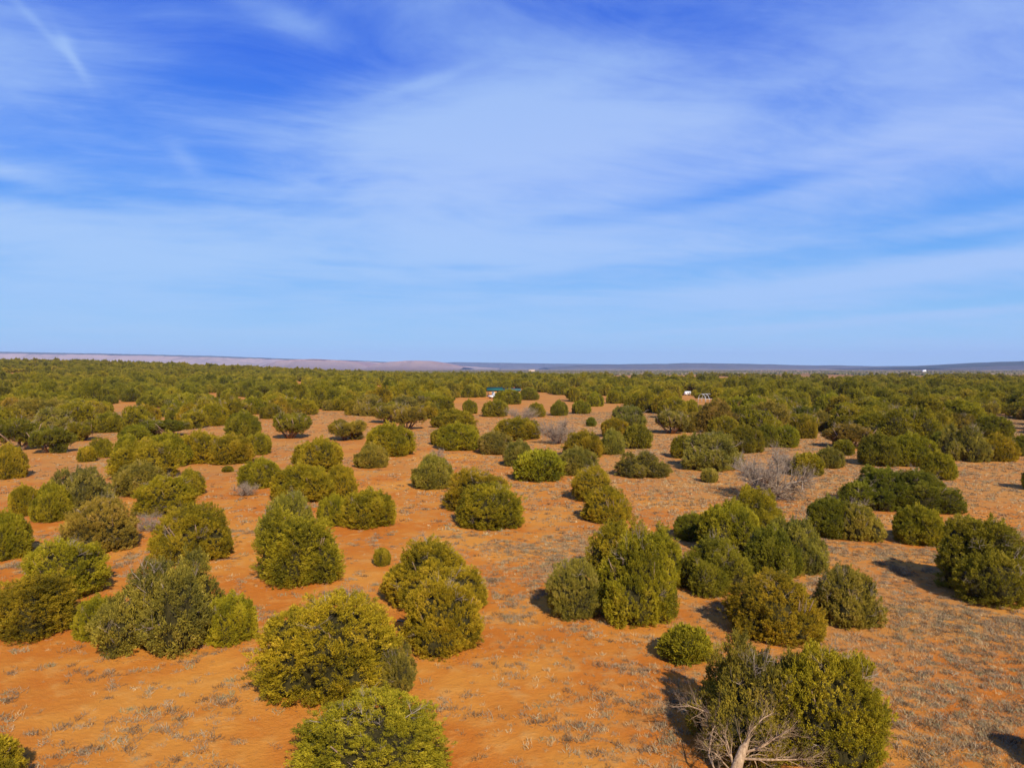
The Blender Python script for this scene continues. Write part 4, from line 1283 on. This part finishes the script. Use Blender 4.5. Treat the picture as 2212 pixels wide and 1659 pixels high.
def hoops():
    t = thing('hoop_frame', 58.08, 219.36, 'bare arched hoop frame of pale pipes, like a small greenhouse skeleton', 'hoop frame', 0.5)
    for k, a in enumerate((-1.4, 0.0, 1.4)):
        pts = [(a, -1.6, 0.0), (a, -1.6, 1.1), (a, -1.1, 2.0), (a, -0.3, 2.5), (a, 0.5, 2.5), (a, 1.2, 2.0), (a, 1.6, 1.1), (a, 1.6, 0.0)]
        piece(t, 'hoop', M_GREY, lambda P: P.tube(pts, [0.07] * 8, 6))
    for b, c in ((-1.6, 1.1), (0.1, 2.55), (1.6, 1.1)):
        piece(t, 'rail', M_GREY, lambda P: P.tube([(-1.5, b, c), (1.5, b, c)], [0.055, 0.055], 6))


hoops()


def hut(x, y, w, d, h, label, wall, rz=0.0, roofm=None):
    t = thing('cabin', x, y, label, 'cabin', rz)
    piece(t, 'wall', wall, lambda P: P.box((0, 0, h / 2), (w, d, h)))
    piece(t, 'roof', roofm or M_WHITE, lambda P: gable(P, -w / 2, w / 2, -d / 2, d / 2, h + 0.01, h + w * 0.12 + 0.5))
    piece(t, 'door', M_DARK, lambda P: P.box((0, -d / 2 - 0.02, 1.0), (1.0, 0.05, 2.0)))
    return t


def tank(x, y, r, h, label, z=0.0):
    t = thing('water_tank', x, y, label, 'water tank')
    ring = []
    piece(t, 'tank_body', M_WHITE, lambda P: P.tube([(0, 0, z), (0, 0, z + h)], [r, r], 20))
    piece(t, 'tank_lid', M_WHITE, lambda P: P.tube([(0, 0, z + h), (0, 0, z + h + r * 0.35), (0, 0, z + h + r * 0.45)], [r * 1.02, r * 0.45, r * 0.1], 20))
    if z > 0:
        for a in (-0.7, 0.7):
            piece(t, 'leg', M_GREY, lambda P: P.box((a * r, 0, z / 2), (0.3, 0.3, z)))



hut(-625.3, 900.0, 9, 5, 3.0, 'white long cabin at the left edge on the wooded rise', M_WHITE)
tank(-690.6, 1150.0, 1.8, 3.5, 'white water tank topping the wooded rise at left', 3.0)
hut(-852.0, 2200.0, 9, 7, 4.0, 'pale cabin at the foot of the mesa, above the left woodland', M_ADOBE)
tank(-307.2, 560.0, 1.5, 2.2, 'small white tank in the left woodland under the rise')
hut(50.5, 1900.0, 16, 9, 7, 'large pale building with rounded top on the central horizon', M_ADOBE, 0.1, M_ADOBE)
hut(-32.1, 1300.0, 5, 4, 3.4, 'little white roofed cabin left of the large pale building', M_WHITE, 0.2)
hut(8.2, 1300.0, 5, 4, 3.2, 'small cream cabin between the white roofed one and the large pale building', M_ADOBE)
hut(52.1, 560.0, 3.4, 3.2, 3.2, 'white cabin in the woodland right of the large pale building', M_WHITE)
hut(1126.4, 2000.0, 9, 5, 6.0, 'white roofed ranch building on the right horizon', M_WHITE, -0.1)


# ------------------------------------------------------------------ the air between the plain and the mesas
hz = Parts()
hz.box((0, 6500, 190), (34000, 23000, 400))
haze = link('haze', hz.mesh('haze', []))
mh = bpy.data.materials.new('pale_air')
mh.use_nodes = True
t = NT(mh.node_tree)
t.n.clear()
pv = t.node('ShaderNodeVolumePrincipled', {'Color': (0.47, 0.64, 1.0, 1), 'Density': 0.00005, 'Anisotropy': 0.0})
t.l.new(pv.outputs[0], t.node('ShaderNodeOutputMaterial').inputs['Volume'])
haze.data.materials.append(mh)
tag(haze, 'pale blue air that fades the far mesas', 'haze', kind='stuff')
